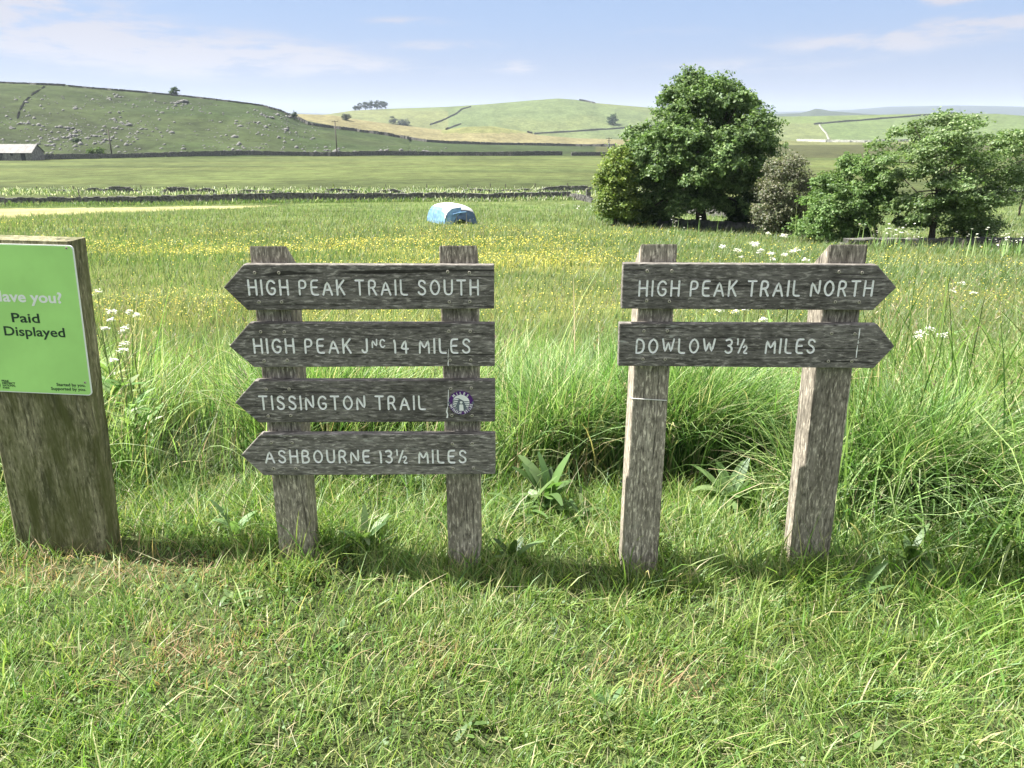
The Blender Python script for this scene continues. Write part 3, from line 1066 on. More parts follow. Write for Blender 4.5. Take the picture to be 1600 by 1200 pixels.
def umbel_plant(u, v, y, label, n_umb=5, hh=None, spread=.09, size=.017):
    """cow parsley whose flower top is seen at (u, v) at depth y"""
    top = at(u, v, y)
    g = gz(top.x, top.y)
    h = max(.35, top.z - g)
    t = thing('cow_parsley', label, 'wildflower', (top.x, top.y, g), 'white cow parsley plants')
    mb = MB()
    heads = []
    mb.tube([(0, 0, 0), (.01, 0, h * .4), (0, .01, h * .75)], [.005, .004, .003], 5)
    for k in range(n_umb):
        a = k * 2.4 + random.random()
        rr = spread * (0.15 if k == 0 else random.uniform(.5, 1))
        e = Vector((rr * math.cos(a), rr * math.sin(a), h * random.uniform(.86, 1.0) if k else h))
        b = random.uniform(.4, .72)
        mb.tube([(0, .005, h * b), (e.x * .5, e.y * .5, h * (b + .12)), e], [.0025, .002, .0016], 4)
        heads.append(e)
    st = mb.build('stem', M['stem'], t)
    for e in heads:
        pile = Pile()
        k = 34
        s_ = size * random.uniform(.75, 1.2)
        rad = np.sqrt(RNG.random(k)) * s_
        a = RNG.uniform(0, 6.283, k)
        P = np.stack([e.x + rad * np.cos(a), e.y + rad * np.sin(a), e.z + .02 - (rad / s_) ** 2 * s_ * .35 + RNG.normal(0, .004, k)], 1)
        fs = RNG.uniform(.008, .014, k)
        pile.add(blades(P, fs, fs * 1.1, RNG.uniform(0, 6.28, k), RNG.uniform(.8, 1.7, k), RNG.uniform(0, .3, k),
                        palette(k, [(0.66, 0.67, 0.58), (0.55, 0.58, 0.44)], (2, 1), .12), 2, shape=1))
        n_ = 9                                             # umbel rays
        a = np.linspace(0, 6.283, n_)
        P = np.tile(np.array([[e.x, e.y, e.z - .012]]), (n_, 1))
        pile.add(blades(P, np.full(n_, s_ * .8), np.full(n_, .0014), a, np.full(n_, .95), np.full(n_, .1), np.tile(np.array([[.16, .22, .08]]), (n_, 1)), 2, shape=2))
        link('flower_head', pile.mesh('flower_head'), M['petal'], t)
    # ferny leaves up the stem
    pile = Pile()
    k = 26
    P = np.zeros((k, 3))
    P[:, 2] = RNG.uniform(.05, .55, k) * h
    pile.add(blades(P, RNG.uniform(.08, .17, k), RNG.uniform(.02, .035, k), RNG.uniform(0, 6.28, k), RNG.uniform(.5, 1.2, k), RNG.uniform(.2, .8, k),
                    palette(k, G_TALL[:3], (1, 1, 1)), 4, shape=1))
    link('leaves', pile.mesh('leaves'), M['grass'], t)


M['stem'] = simple('plant_stem', (0.17, 0.21, 0.08), 0.8)
umbel_plant(148, 461, 3.9, 'white cow parsley head close against the green notice', 3)
umbel_plant(172, 492, 3.6, 'largest white cow parsley right of the green notice', 4, spread=.08)
umbel_plant(198, 494, 3.7, 'thin cow parsley standing outermost right of the green notice', 3, spread=.1)
umbel_plant(192, 542, 3.45, 'low cow parsley half buried in grass right of the notice', 3, spread=.1, size=.02)
umbel_plant(1172, 388, 4.6, 'tall cow parsley above the upper right board, left in its clump', 5, spread=.2)
umbel_plant(1196, 370, 4.9, 'tallest cow parsley above the upper right board', 5, spread=.15)
umbel_plant(1218, 374, 4.7, 'cow parsley just left of the second post top', 4, spread=.16)
umbel_plant(1240, 396, 4.4, 'cow parsley beside the sloped top of the last post', 4, spread=.12)
umbel_plant(1160, 488, 4.2, 'cow parsley seen through the gap between the two right boards', 4, spread=.14, size=.022)
umbel_plant(1452, 519, 4.0, 'flat topped cow parsley in tall grass right of the arrow tips', 4, spread=.10, size=.026)
umbel_plant(1502, 446, 6.0, 'lone cow parsley above the tall grass near the right edge', 3, spread=.10, size=.03)


# far umbels under the right-hand trees and beside the big tree
def umbel_far(u, v, label, n=60, wid=1.2):
    p = hit(u, v)
    pile = Pile()
    k = n
    P = np.stack([RNG.normal(0, wid, k), RNG.normal(0, .5, k), RNG.uniform(.45, .95, k)], 1)
    fs = RNG.uniform(.06, .12, k)
    pile.add(blades(P, fs, fs, RNG.uniform(0, 6.28, k), RNG.uniform(1.0, 1.6, k), RNG.uniform(0, .3, k), palette(k, [(0.72, 0.72, 0.62), (.58, .6, .46)], (2, 1)), 2, shape=1))
    Pg = P.copy()
    Pg[:, 2] = -.05
    pile.add(blades(Pg, P[:, 2] + .02, np.full(k, .05), RNG.uniform(0, 6.28, k), np.full(k, .03), np.full(k, .1), palette(k, G_TALL[:3], (1, 1, 1)), 2))
    o = link('cow_parsley_patch', pile.mesh('cow_parsley_patch'), M['petal'])
    o.location = p
    tag(o, label, 'wildflower', kind='stuff')


umbel_far(1395, 388, 'patch of white cow parsley left of the windswept hawthorn trunk', 46, .55)
umbel_far(1570, 400, 'patch of white cow parsley at the right edge under the windswept tree', 60, .9)
umbel_far(935, 337, 'patch of pale cow parsley at the left foot of the big tree', 70, 1.3)
umbel_far(1065, 370, 'small cow parsley patch in front of the big trunk', 16, .6)


# ------------------------------------------------------------------ signposts
def plank(poly, y0, y1, bevel=.004, wob=0.0):
    """board outline (world points on one upright plane) pushed back from y0 to y1"""
    mb = MB()
    n = len(poly)
    vs = [(p.x, y0, p.z) for p in poly] + [(p.x, y1, p.z) for p in poly]
    fs = [tuple(range(n)), tuple(range(n, 2 * n))[::-1]] + [(i, i + n, (i + 1) % n + n, (i + 1) % n) for i in range(n)]
    mb.add(vs, fs)
    return mb


GLY = {
    'A': (.78, [[(0, 0), (.39, 1), (.78, 0)], [(.14, .34), (.64, .34)]]),
    'B': (.62, [[(0, 0), (0, 1), (.36, 1), (.52, .93), (.56, .76), (.50, .59), (.34, .53), (0, .53)], [(.34, .53), (.55, .45), (.62, .27), (.55, .08), (.38, 0), (0, 0)]]),
    'C': (.66, [[(.66, .82), (.54, .96), (.36, 1), (.14, .9), (.02, .66), (0, .5), (.02, .34), (.14, .1), (.36, 0), (.54, .04), (.66, .18)]]),
    'D': (.66, [[(0, 0), (0, 1), (.30, 1), (.52, .9), (.64, .7), (.66, .5), (.64, .3), (.52, .1), (.30, 0), (0, 0)]]),
    'E': (.55, [[(.55, 1), (0, 1), (0, 0), (.55, 0)], [(0, .52), (.47, .52)]]),
    'G': (.70, [[(.68, .82), (.56, .96), (.38, 1), (.14, .9), (.02, .66), (0, .5), (.02, .34), (.14, .1), (.36, 0), (.56, .06), (.69, .2), (.70, .45), (.42, .45)]]),
    'H': (.66, [[(0, 0), (0, 1)], [(.66, 0), (.66, 1)], [(0, .52), (.66, .52)]]),
    'I': (.0, [[(0, 0), (0, 1)]]),
    'J': (.42, [[(.42, 1), (.42, .22), (.34, .05), (.2, 0), (.06, .06), (0, .2)]]),
    'K': (.62, [[(0, 0), (0, 1)], [(.60, 1), (.02, .42)], [(.22, .60), (.62, 0)]]),
    'L': (.52, [[(0, 1), (0, 0), (.52, 0)]]),
    'M': (.82, [[(0, 0), (.04, 1), (.41, .25), (.78, 1), (.82, 0)]]),
    'N': (.68, [[(0, 0), (0, 1), (.68, 0), (.68, 1)]]),
    'O': (.76, [[(.38, 1), (.16, .9), (.03, .68), (0, .5), (.03, .32), (.16, .1), (.38, 0), (.60, .1), (.73, .32), (.76, .5), (.73, .68), (.60, .9), (.38, 1)]]),
    'P': (.58, [[(0, 0), (0, 1), (.34, 1), (.52, .92), (.58, .73), (.52, .54), (.34, .46), (0, .46)]]),
    'R': (.62, [[(0, 0), (0, 1), (.34, 1), (.52, .92), (.57, .74), (.51, .56), (.34, .48), (0, .48)], [(.32, .48), (.62, 0)]]),
    'S': (.60, [[(.58, .83), (.48, .96), (.30, 1), (.12, .95), (.04, .79), (.09, .63), (.30, .53), (.50, .44), (.60, .26), (.54, .08), (.32, 0), (.12, .04), (0, .18)]]),
    'T': (.68, [[(0, 1), (.68, 1)], [(.34, 1), (.34, 0)]]),
    'U': (.66, [[(0, 1), (0, .3), (.08, .08), (.33, 0), (.58, .08), (.66, .3), (.66, 1)]]),
    'W': (1.0, [[(0, 1), (.24, 0), (.50, .9), (.76, 0), (1.0, 1)]]),
    '1': (.06, [[(0, .9), (.06, 1), (.06, 0)]]),
    '2': (.58, [[(.02, .78), (.12, .95), (.3, 1), (.5, .93), (.56, .74), (.46, .52), (0, 0), (.58, 0)]]),
    '3': (.56, [[(.02, .92), (.16, 1), (.38, .98), (.52, .86), (.52, .68), (.40, .56), (.22, .54)], [(.22, .54), (.42, .5), (.56, .34), (.54, .14), (.38, .01), (.18, 0), (0, .12)]]),
    '4': (.64, [[(.48, 0), (.48, 1), (0, .3), (.64, .3)]]),
    'n': None, 'c': None,
    '/': (.60, [[(.08, .02), (.50, .98)]]),
    ' ': (.50, []),
}
for _k in list(GLY):
    if GLY[_k]:
        GLY[_k] = (GLY[_k][0] * .80, [[(p[0] * .80, p[1]) for p in s] for s in GLY[_k][1]])
_unused = {
}


def smooth_poly(pts, step):
    """dense resample of a stroke with slightly rounded corners"""
    if len(pts) > 2:
        for _ in range(2):
            q = [pts[0]]
            for i in range(len(pts) - 1):
                a, b = pts[i], pts[i + 1]
                if (a - b).length > step * 1.2:
                    k = min(.25, step * 1.3 / (a - b).length)
                    if i > 0:
                        q.append(a.lerp(b, k))
                    if i < len(pts) - 2:
                        q.append(a.lerp(b, 1 - k))
                elif i > 0:
                    q.append(a.lerp(b, .5))
            q.append(pts[-1])
            pts = q
    return pts


def stroke(mb, pts2, wd, y, origin, ex, ez, dy):
    """one routed, painted stroke: a shallow channel-shaped ribbon with round ends, lying on the board face"""
    pts = [Vector((p[0], p[1])) for p in pts2]
    pts = smooth_poly(pts, wd * .9)
    closed = (pts[0] - pts[-1]).length < 1e-6
    d0 = (pts[1] - pts[0]).normalized()
    d1 = (pts[-1] - pts[-2]).normalized()
    rail = []
    if not closed:
        for s_, k in ((.5, .05), (.44, .5), (.3, .8)):
            rail.append((pts[0] - d0 * (wd * s_), k, d0))
    for i, p in enumerate(pts):
        if closed and i in (0, len(pts) - 1):
            d = (d0 + d1).normalized()
        elif i == 0:
            d = d0
        elif i == len(pts) - 1:
            d = d1
        else:
            a, b = (p - pts[i - 1]).normalized(), (pts[i + 1] - p).normalized()
            d = (a + b)
            d = d.normalized() if d.length > .2 else b
        rail.append((p, 1.0, d))
    if not closed:
        for s_, k in ((.3, .8), (.44, .5), (.5, .05)):
            rail.append((pts[-1] + d1 * (wd * s_), k, d1))
    vs, fs = [], []
    for p, k, d in rail:
        nrm = Vector((-d.y, d.x)) * (wd * .5 * k)
        for q, dep in ((p + nrm, .0004), (p + nrm * .95, .0021), (p, .0004), (p - nrm * .95, .0021), (p - nrm, .0004)):
            w3 = origin + ex * q.x + ez * q.y
            vs.append((w3.x, y - dep - dy, w3.z))
    for i in range(len(rail) - 1):
        for k in range(4):
            a = i * 5 + k
            fs.append((a, a + 5, a + 6, a + 1))
    mb.add(vs, fs)


def lettering(text, pl, pr, cap, y, parent, wd=.0066):
    """text between world points pl (baseline left) and pr (baseline right end); ^x = raised small letter, ½ built of small figures"""
    items, x = [], 0.0
    gap = .38
    word = 0
    for ch in text:
        if ch == '½':
            items += [('1', x, .46, .62, word), ('/', x + .06, 1.0, 0, word), ('2', x + .46, .56, -.02, word)]
            x += .82 + gap
            continue
        if ch in 'nc':
            g, s_ = GLY[ch.upper()], .58
            items.append((ch.upper(), x, s_, .40, word))
            x += g[0] * s_ + gap * .62
            continue
        g = GLY[ch]
        if ch == ' ':
            word += 1
        items.append((ch, x, 1.0, 0, word))
        x += g[0] + (gap if ch != ' ' else .05)
    total = x - gap
    ex = (pr - pl)
    ex.y = 0
    k = ex.length / (total * cap)
    ex.normalize()
    ez = Vector((-ex.z, 0, ex.x))
    q = 0
    mbs = {}
    for ch, x0, s_, zo, wi in items:
        mb = mbs.setdefault(wi, MB())
        for st in GLY[ch][1]:
            pts = [((x0 + a * s_) * cap * k, (zo + b * s_) * cap) for a, b in st]
            ww = wd * (1 if s_ == 1 else .82)
            stroke(mb, pts, ww * random.uniform(.93, 1.05), y, pl, ex, ez, .00025 * (q % 3))
            q += 1
    for mb in mbs.values():
        if mb.v:
            mb.build('lettering', M['paint'], parent)


def make_screw_mesh():
    mb = MB()
    n = 14
    r = .0056
    rim = [(r * math.cos(2 * math.pi * i / n), 0, r * math.sin(2 * math.pi * i / n)) for i in range(n)]
    mid = [(p[0] * .9, -.0016, p[2] * .9) for p in rim]
    inn = [(p[0] * .45, -.0020, p[2] * .45) for p in rim]
    mb.add(rim + mid + inn, [(i, (i + 1) % n, n + (i + 1) % n, n + i) for i in range(n)] + [(n + i, n + (i + 1) % n, 2 * n + (i + 1) % n, 2 * n + i) for i in range(n)] + [tuple(range(2 * n, 3 * n))])
    mb.box((0, -.0022, 0), (.0026, .0004, .0009), 1)
    mb.box((0, -.0023, 0), (.0009, .0004, .0026), 1)
    o = mb.build('screw', [M['screw'], M['slot']])
    me = o.data
    bpy.data.objects.remove(o)
    return me


SCREW = make_screw_mesh()
BY = 2.50          # front face of the boards
BT = .032          # board thickness


def add_board(root, poly, text, base, cap, screws, label, drips=()):
    pts = [at(u, v, BY) for u, v in poly]
    mb = plank(pts, BY, BY + BT)
    b = mb.build('direction_board', M['board'], root, bevel=.003)
    world_to_local(b, root)
    tag(b, label)
    pl, pr = at(base[0], base[2], BY), at(base[1], base[2], BY)
    lettering(text, pl, pr, cap, BY, b)
    for (u, v) in screws:
        p = at(u, v, BY)
        s_ = link('screw', SCREW, None, b)
        s_.location = (p.x, BY - .0005, p.z)
        s_.rotation_euler = (0, random.uniform(0, 3), 0)
    for d in drips:
        dm = MB()
        pts = [at(u, v, BY) for u, v in d[0]]
        for i in range(len(pts) - 1):
            a, c = pts[i], pts[i + 1]
            w0, w1 = d[1][i] / 480 * .5, d[1][i + 1] / 480 * .5
            dm.add([(a.x - w0, BY - .0009, a.z), (a.x + w0, BY - .0009, a.z), (c.x + w1, BY - .0009, c.z), (c.x - w1, BY - .0009, c.z)], [(3, 2, 1, 0)])
        dm.build('paint_drip', M['paint'], b)
    return b


def add_post(root, rows, y=SGY + .002, depth=.122, drop=.085, zb=-.35):
    """square post with a sloping top; rows = [(v, uL, uR)] of the front face from top down"""
    (v0, a0, b0), (v1, a1, b1) = rows
    tl, tr, bl, br = at(a0, v0, y), at(b0, v0, y), at(a1, v1, y), at(b1, v1, y)
    k = (zb - tl.z) / (bl.z - tl.z)
    bl, br = tl.lerp(bl, k), tr.lerp(br, k)
    mb = MB()
    ch = .004
    back = [Vector((p.x, y + depth, p.z)) for p in (bl, br, tr, tl)]
    back[2].z -= drop
    back[3].z -= drop
    fr = [bl, br, tr, tl]
    vs = fr + back
    mb.add(vs, [(0, 1, 2, 3), (7, 6, 5, 4), (0, 4, 5, 1), (1, 5, 6, 2), (2, 6, 7, 3), (3, 7, 4, 0)])
    p = mb.build('post', M['post'], root, bevel=.005)
    world_to_local(p, root)
    return p


def Z6(x, y):
    return (340 + x / 3.076, 370 + y / 3.076)


def Z8(x, y):
    return (940 + x / 2.106, 360 + y / 2.106)


L_ = thing('wooden_signpost', 'weathered two post wooden signpost with four left pointing arrow boards', 'signpost', (at(600, 880, SGY).x, SGY, 0), 'wooden trail signposts')
add_post(L_, [(384, 389, 447.5), (868, 436.5, 487)])
add_post(L_, [(383, 686, 745.5), (907, 701.5, 751.5)])
add_board(L_, [(349, 449), (387, 485), (772, 482.5), (772, 414), (380.5, 413)], 'HIGH PEAK TRAIL SOUTH', (390, 747, 460.2), .0475,
          [Z6(*p) for p in ((178, 172), (294, 172), (200, 312), (308, 312), (1106, 168), (1210, 172), (1114, 312), (1212, 310))], 'top board reading HIGH PEAK TRAIL SOUTH')
add_board(L_, [(358, 541), (397, 574), (773, 572.5), (773, 505.5), (389, 505)], 'HIGH PEAK Jnc 14 MILES', (398.5, 734, 551), .0475,
          [Z6(*p) for p in ((207, 456), (321, 456), (224, 595), (335, 592), (1112, 453), (1214, 453), (1117, 592), (1217, 592))], 'second board reading HIGH PEAK JNC 14 MILES',
          [([(701, 545), (700.5, 553), (700, 561)], [.6, .9, .5]), ([(701, 562), (700, 568), (700.5, 572)], [1.2, 1.6, .8])])
b3 = add_board(L_, [(367, 629), (405, 660.5), (773.5, 659), (773.5, 594.5), (397.5, 595)], 'TISSINGTON TRAIL', (407, 664, 639.2), .0475,
               [Z6(*p) for p in ((234, 731), (344, 731), (243, 860), (352, 858), (1121, 728), (1219, 726), (1126, 858), (1223, 858))], 'third board reading TISSINGTON TRAIL with a purple disc',
               [([(700.8, 609), (700.4, 622), (700.2, 634)], [1.0, 1.3, 1.5]), ([(699.5, 635), (698, 643), (699.5, 648), (698.5, 653)], [1.0, 2.4, 2.0, 3.2])])
add_board(L_, [(377, 711), (412, 743), (774, 741), (774, 678.5), (407, 678.5)], 'ASHBOURNE 13½ MILES', (416, 728, 722.5), .046,
          [Z6(*p) for p in ((258, 988), (358, 988), (270, 1112), (375, 1112), (1128, 994), (1223, 992), (1132, 1112), (1229, 1110))], 'lowest board reading ASHBOURNE 13½ MILES')

R_ = thing('wooden_signpost', 'weathered two post wooden signpost with two right pointing arrow boards', 'signpost', (at(1150, 880, SGY).x, SGY, 0), 'wooden trail signposts')
p3 = add_post(R_, [(381, 1001.5, 1059), (875, 974, 1028)])
add_post(R_, [(381.5, 1296, 1357), (882, 1240, 1294)])
add_board(R_, [(974, 411.5), (971, 482.5), (1364, 485), (1401, 449), (1371, 414)], 'HIGH PEAK TRAIL NORTH', (998.5, 1361, 461.8), .0485,
          [Z8(*p) for p in ((150, 133), (231, 133), (148, 231), (223, 233), (781, 136), (857, 139), (769, 235), (847, 235))], 'upper board reading HIGH PEAK TRAIL NORTH')
add_board(R_, [(968, 505.5), (966, 572), (1365, 575.5), (1398, 541), (1371.5, 507)], 'DOWLOW 3½  MILES', (994, 1271, 551.2), .0475,
          [Z8(*p) for p in ((139, 330), (216, 330), (136, 423), (209, 423), (757, 338), (833, 340), (746, 430), (823, 430))], 'lower board reading DOWLOW 3½ MILES',
          [([(1343.5, 513), (1342.5, 521), (1341.5, 529)], [1.2, 2.0, .8]), ([(1341, 531), (1340.5, 537)], [.7, 1.4]), ([(1340, 539), (1338.5, 549), (1337.5, 559)], [.8, 2.0, 1.2])])
# wire tied round the first right-hand post
wp = [at(u, v, SGY - .001) for u, v in ((987.5, 622.5), (1042.5, 625.5))]
mb = MB()
loop = [(wp[0].x - .003, SGY + .012, wp[0].z), (wp[0].x + .002, SGY - .002, wp[0].z), (wp[1].x - .002, SGY - .002, wp[1].z), (wp[1].x + .003, SGY + .030, wp[1].z)]
mb.tube(loop, .0016, 5)
world_to_local(mb.build('wire_tie', M['wire'], R_), R_)


def text_mesh(txt, size, bold=0.0, align='LEFT', extrude=.0004):
    cu = bpy.data.curves.new('lettering', 'FONT')
    cu.body = txt
    cu.size = size
    cu.offset = bold
    cu.align_x = align
    cu.resolution_u = 3
    cu.extrude = extrude
    o = bpy.data.objects.new('lettering', cu)
    COL.objects.link(o)
    dg = bpy.context.evaluated_depsgraph_get()
    me = bpy.data.meshes.new_from_object(o.evaluated_get(dg))
    bpy.data.objects.remove(o)
    bpy.data.curves.remove(cu)
    return me


# the round waymark disc on the third board
dc = at(720.5, 629, BY)
D = bpy.data.objects.new('waymark_disc', None)
mb = MB()
rad = .0425
n = 48


def ring(r, y, n=n):
    return [(dc.x + r * math.cos(2 * math.pi * i / n), y, dc.z + r * math.sin(2 * math.pi * i / n)) for i in range(n)]


def disc(mb, r, y0, y1, mi):
    mb.add(ring(r, y0) + ring(r, y1), [tuple(range(n))] + [(i, n + i, n + (i + 1) % n, (i + 1) % n) for i in range(n)], mi)


disc(mb, rad, BY - .0042, BY + .001, 0)
disc(mb, rad * .70, BY - .0046, BY - .0040, 1)


def disc_poly(pts, mi, lift):
    mb.add([(dc.x + rad * .70 * a, BY - .0046 - lift, dc.z + rad * .70 * b) for a, b in pts], [tuple(range(len(pts)))], mi)


# grey hillside, white contour stripes, white walking figure on a grey path
hill = [(-.86, .45), (-.55, .58), (-.25, .58), (.05, .42), (.35, .22), (.75, .22), (.97, .2), (.99, 0), (.9, -.42), (.66, -.74), (.3, -.95), (0, -1), (-.3, -.95), (-.66, -.74), (-.9, -.42), (-1, 0), (-.97, .25)]
disc_poly(hill[::-1], 2, .0003)
for k in range(5):
    z0 = .42 - .26 * k
    xl = -.96 + .05 * abs(k - 2) + (.10 if k == 4 else 0)
    xr = -.26 - .10 * k
    disc_poly([(xl, z0 - .10), (xl + .05, z0 + .02), (xl + .3, z0 + .08), (xr, z0 + .06), (xr - .06, z0 - .06), (xl + .3, z0 - .05)][::-1], 1, .0006)
for k in range(4):
    z0 = .10 - .24 * k
    xr = .97 - .05 * k * k * .5
    xl = .36 + .09 * k
    disc_poly([(xl, z0 + .03), (xl + .2, z0 - .02), (xr, z0 + .05), (xr - .02, z0 - .10), (xl + .24, z0 - .15), (xl + .06, z0 - .08)][::-1], 1, .0006)
head = [(.02 + .155 * math.cos(a), .08 + .155 * math.sin(a)) for a in np.linspace(0, 6.283, 17)[:-1]]
disc_poly(head[::-1], 1, .0008)
disc_poly([(-.22, -.95), (-.20, -.25), (-.13, -.16), (.17, -.16), (.24, -.25), (.30, -.95)][::-1], 1, .0008)


def arc_text(txt, a0, a1, r, size, flip):
    """letters round the rim between angles a0 and a1 (degrees)"""
    N_ = len(txt)
    for i, ch in enumerate(txt):
        if ch == ' ':
            continue
        a = R(a0 + (a1 - a0) * i / (N_ - 1))
        me = text_mesh(ch, size, .0004, 'CENTER')
        rot = a - math.pi / 2 if not flip else a + math.pi / 2
        ctr = size * .36
        vs = []
        for v in me.vertices:
            lx, lz = v.co.x, v.co.y - ctr
            vs.append((dc.x + r * math.cos(a) + lx * math.cos(rot) - lz * math.sin(rot), BY - .0047 - v.co.z * .5, dc.z + r * math.sin(a) + lx * math.sin(rot) + lz * math.cos(rot)))
        mb.add(vs, [tuple(p.vertices) for p in me.polygons], 1)
        bpy.data.meshes.remove(me)


arc_text('MILES', 133, 50, rad * .845, .0125, False)
arc_text('WITHOUT STILES', 197, 350, rad * .845, .0118, True)
o = mb.build('waymark_disc', [M['purple'], M['white'], M['slate']], b3)
bpy.data.objects.remove(D)
for du in (-18.5, 18.5):
    p = at(720.5 + du, 628.5, BY)
    s2 = MB()
    s2.tube([(p.x, BY - .0040, p.z), (p.x, BY - .0056, p.z)], .0042, 12)
    s2.build('rivet', M['slate'], o)

# ------------------------------------------------------------------ green notice on its broad post
GYY = 2.60
G_ = thing('parking_notice', 'bright green parking notice on a broad mossy wooden post', 'sign', (-1.62, GYY, 0))
mb = MB()
tl, tr, bl, br = at(-66, 373, GYY), at(107.5, 377.5, GYY), at(21, 838, GYY), at(165, 838, GYY)
for q in (0,):
    kk = (-.3 - tl.z) / (bl.z - tl.z)
    bl = tl.lerp(bl, kk)
    kk = (-.3 - tr.z) / (br.z - tr.z)
    br = tr.lerp(br, kk)
dpt = .115
# front face divided so that the worn right edge can dip (a knot and shake below the panel)
nseg = 24
vs, fs = [], []
for i in range(nseg + 1):
    t_ = i / nseg
    a, b = tl.lerp(bl, t_), tr.lerp(br, t_)
    sh = .012 * math.exp(-((t_ - .40) / .035) ** 2) - .006 * math.exp(-((t_ - .46) / .03) ** 2)
    row = [(a.x, a.y + .010, a.z), (a.x + .010, a.y, a.z), (b.x - .05 - sh, b.y, b.z), (b.x - .010 - sh, b.y + .001 + sh * .7, b.z), (b.x - sh * .6, b.y + .012, b.z),
           (b.x - sh * .3, b.y + dpt - .01, b.z), (b.x - .01, b.y + dpt, b.z), (a.x + .01, a.y + dpt, a.z), (a.x, a.y + dpt - .01, a.z)]
    vs += row
m_ = 9
for i in range(nseg):
    for k in range(m_):
        fs.append((i * m_ + k, (i + 1) * m_ + k, (i + 1) * m_ + (k + 1) % m_, i * m_ + (k + 1) % m_))
fs.append(tuple(range(m_)))
fs.append(tuple(nseg * m_ + k for k in range(m_))[::-1])
mb.add(vs, fs)
po = mb.build('post', M['sleeper'], G_)
world_to_local(po, G_)
GP = GYY - .004
cor = [(-58, 379), (114, 383.5), (144.5, 618), (-34, 610)]
P4 = [at(u, v, GP) for u, v in cor]


def rounded(P4, r, inset=0.0, n=6):
    out = []
    for i in range(4):
        p, a, b = P4[i], P4[i - 1], P4[(i + 1) % 4]
        da, db = (a - p).normalized(), (b - p).normalized()
        c = p + (da + db) * (r + inset)
        p1 = p + da * (r + inset) + db * inset
        p2 = p + db * (r + inset) + da * inset
        for k in range(n + 1):
            t_ = k / n * math.pi / 2
            out.append(c + (p1 - c) * math.cos(t_) + (p2 - c) * math.sin(t_))
    return out


rim = rounded(P4, .014)
inn = rounded(P4, .0125, .0034)
mb = MB()
N_ = len(rim)
mb.add([(p.x, GP - .0015, p.z) for p in rim] + [(p.x, GP + .003, p.z) for p in rim], [tuple(range(N_))] + [(i, N_ + i, N_ + (i + 1) % N_, (i + 1) % N_) for i in range(N_)], 1)
mb.add([(p.x, GP - .0022, p.z) for p in inn] + [(p.x, GP - .0010, p.z) for p in inn], [tuple(range(N_))] + [(i, N_ + i, N_ + (i + 1) % N_, (i + 1) % N_) for i in range(N_)], 0)
pan = mb.build('panel', [M['green'], M['white']], G_)
bm = bmesh.new()
bm.from_mesh(pan.data)
bmesh.ops.recalc_face_normals(bm, faces=bm.faces)
bm.to_mesh(pan.data)
bm.free()
world_to_local(pan, G_)
tag(pan, 'bright green panel with white border and rounded corners')


def sign_text(txt, u, v, cap_px, m, bold, align, width_px=None):
    """text with its baseline end / middle at photograph pixel (u, v)"""
    p = at(u, v, GP)
    size = cap_px / FPX * 2.62 / .727
    me = text_mesh(txt, size, bold * size, align)
    if width_px:
        xs = [q.co.x for q in me.vertices]
        wd_ = max(xs) - min(xs)
        k = width_px / FPX * 2.60 / wd_
        for q in me.vertices:
            q.co.x *= k
    o = link('lettering', me, m, pan)
    o.location = (p.x, GP - .0027, p.z)
    o.rotation_euler = (R(90), R(1.9), 0)
    return o


sign_text('Have you?', 99, 473.5, 17.5, M['white'], .022, 'RIGHT', 112)
sign_text('Paid', 41.5, 503.5, 15.5, M['ink'], .014, 'CENTER', 44)
sign_text('& Displayed', 104, 526.5, 15.5, M['ink'], .014, 'RIGHT', 121)
sign_text('Started by you.', 134.5, 604, 5.2, M['ink'], .012, 'RIGHT', 47)
sign_text('Supported by you.', 135.5, 610.5, 5.2, M['ink'], .012, 'RIGHT', 57)
sign_text('PEAK', 3.5, 596, 3.3, M['ink'], .020, 'LEFT', 12)
sign_text('DISTRICT', 4.2, 599.6, 3.3, M['ink'], .020, 'LEFT', 21)
sign_text('NATIONAL', 5.0, 603.2, 3.3, M['ink'], .0, 'LEFT', 21)
sign_text('PARK', 5.4, 606.8, 3.3, M['ink'], .0, 'LEFT', 11)
e = at(-5.5, 600.5, GP)
mb = MB()
mb.add([(e.x + .0155 * math.cos(a), GP - .0026, e.z + .0155 * math.sin(a)) for a in np.linspace(0, 6.283, 33)[:-1]], [tuple(range(32))])
mb.add([(e.x + .0155 * a, GP - .0030, e.z + .0155 * b) for a, b in ((-.6, -.3), (-.1, .35), (.15, .1), (.3, .22), (.65, -.3), (.2, -.1), (-.1, -.02))], [tuple(range(7))], 1)
mb.build('emblem', [M['ink'], M['green']], pan)
for (u, v) in ((104.5, 387.5), (133.5, 597.5), (-49, 388), (-27, 596)):
    p = at(u, v, GP)
    s_ = link('screw', SCREW, None, pan)
    s_.location = (p.x, GP - .0020, p.z)
    s_.scale = (.8, 1, .8)


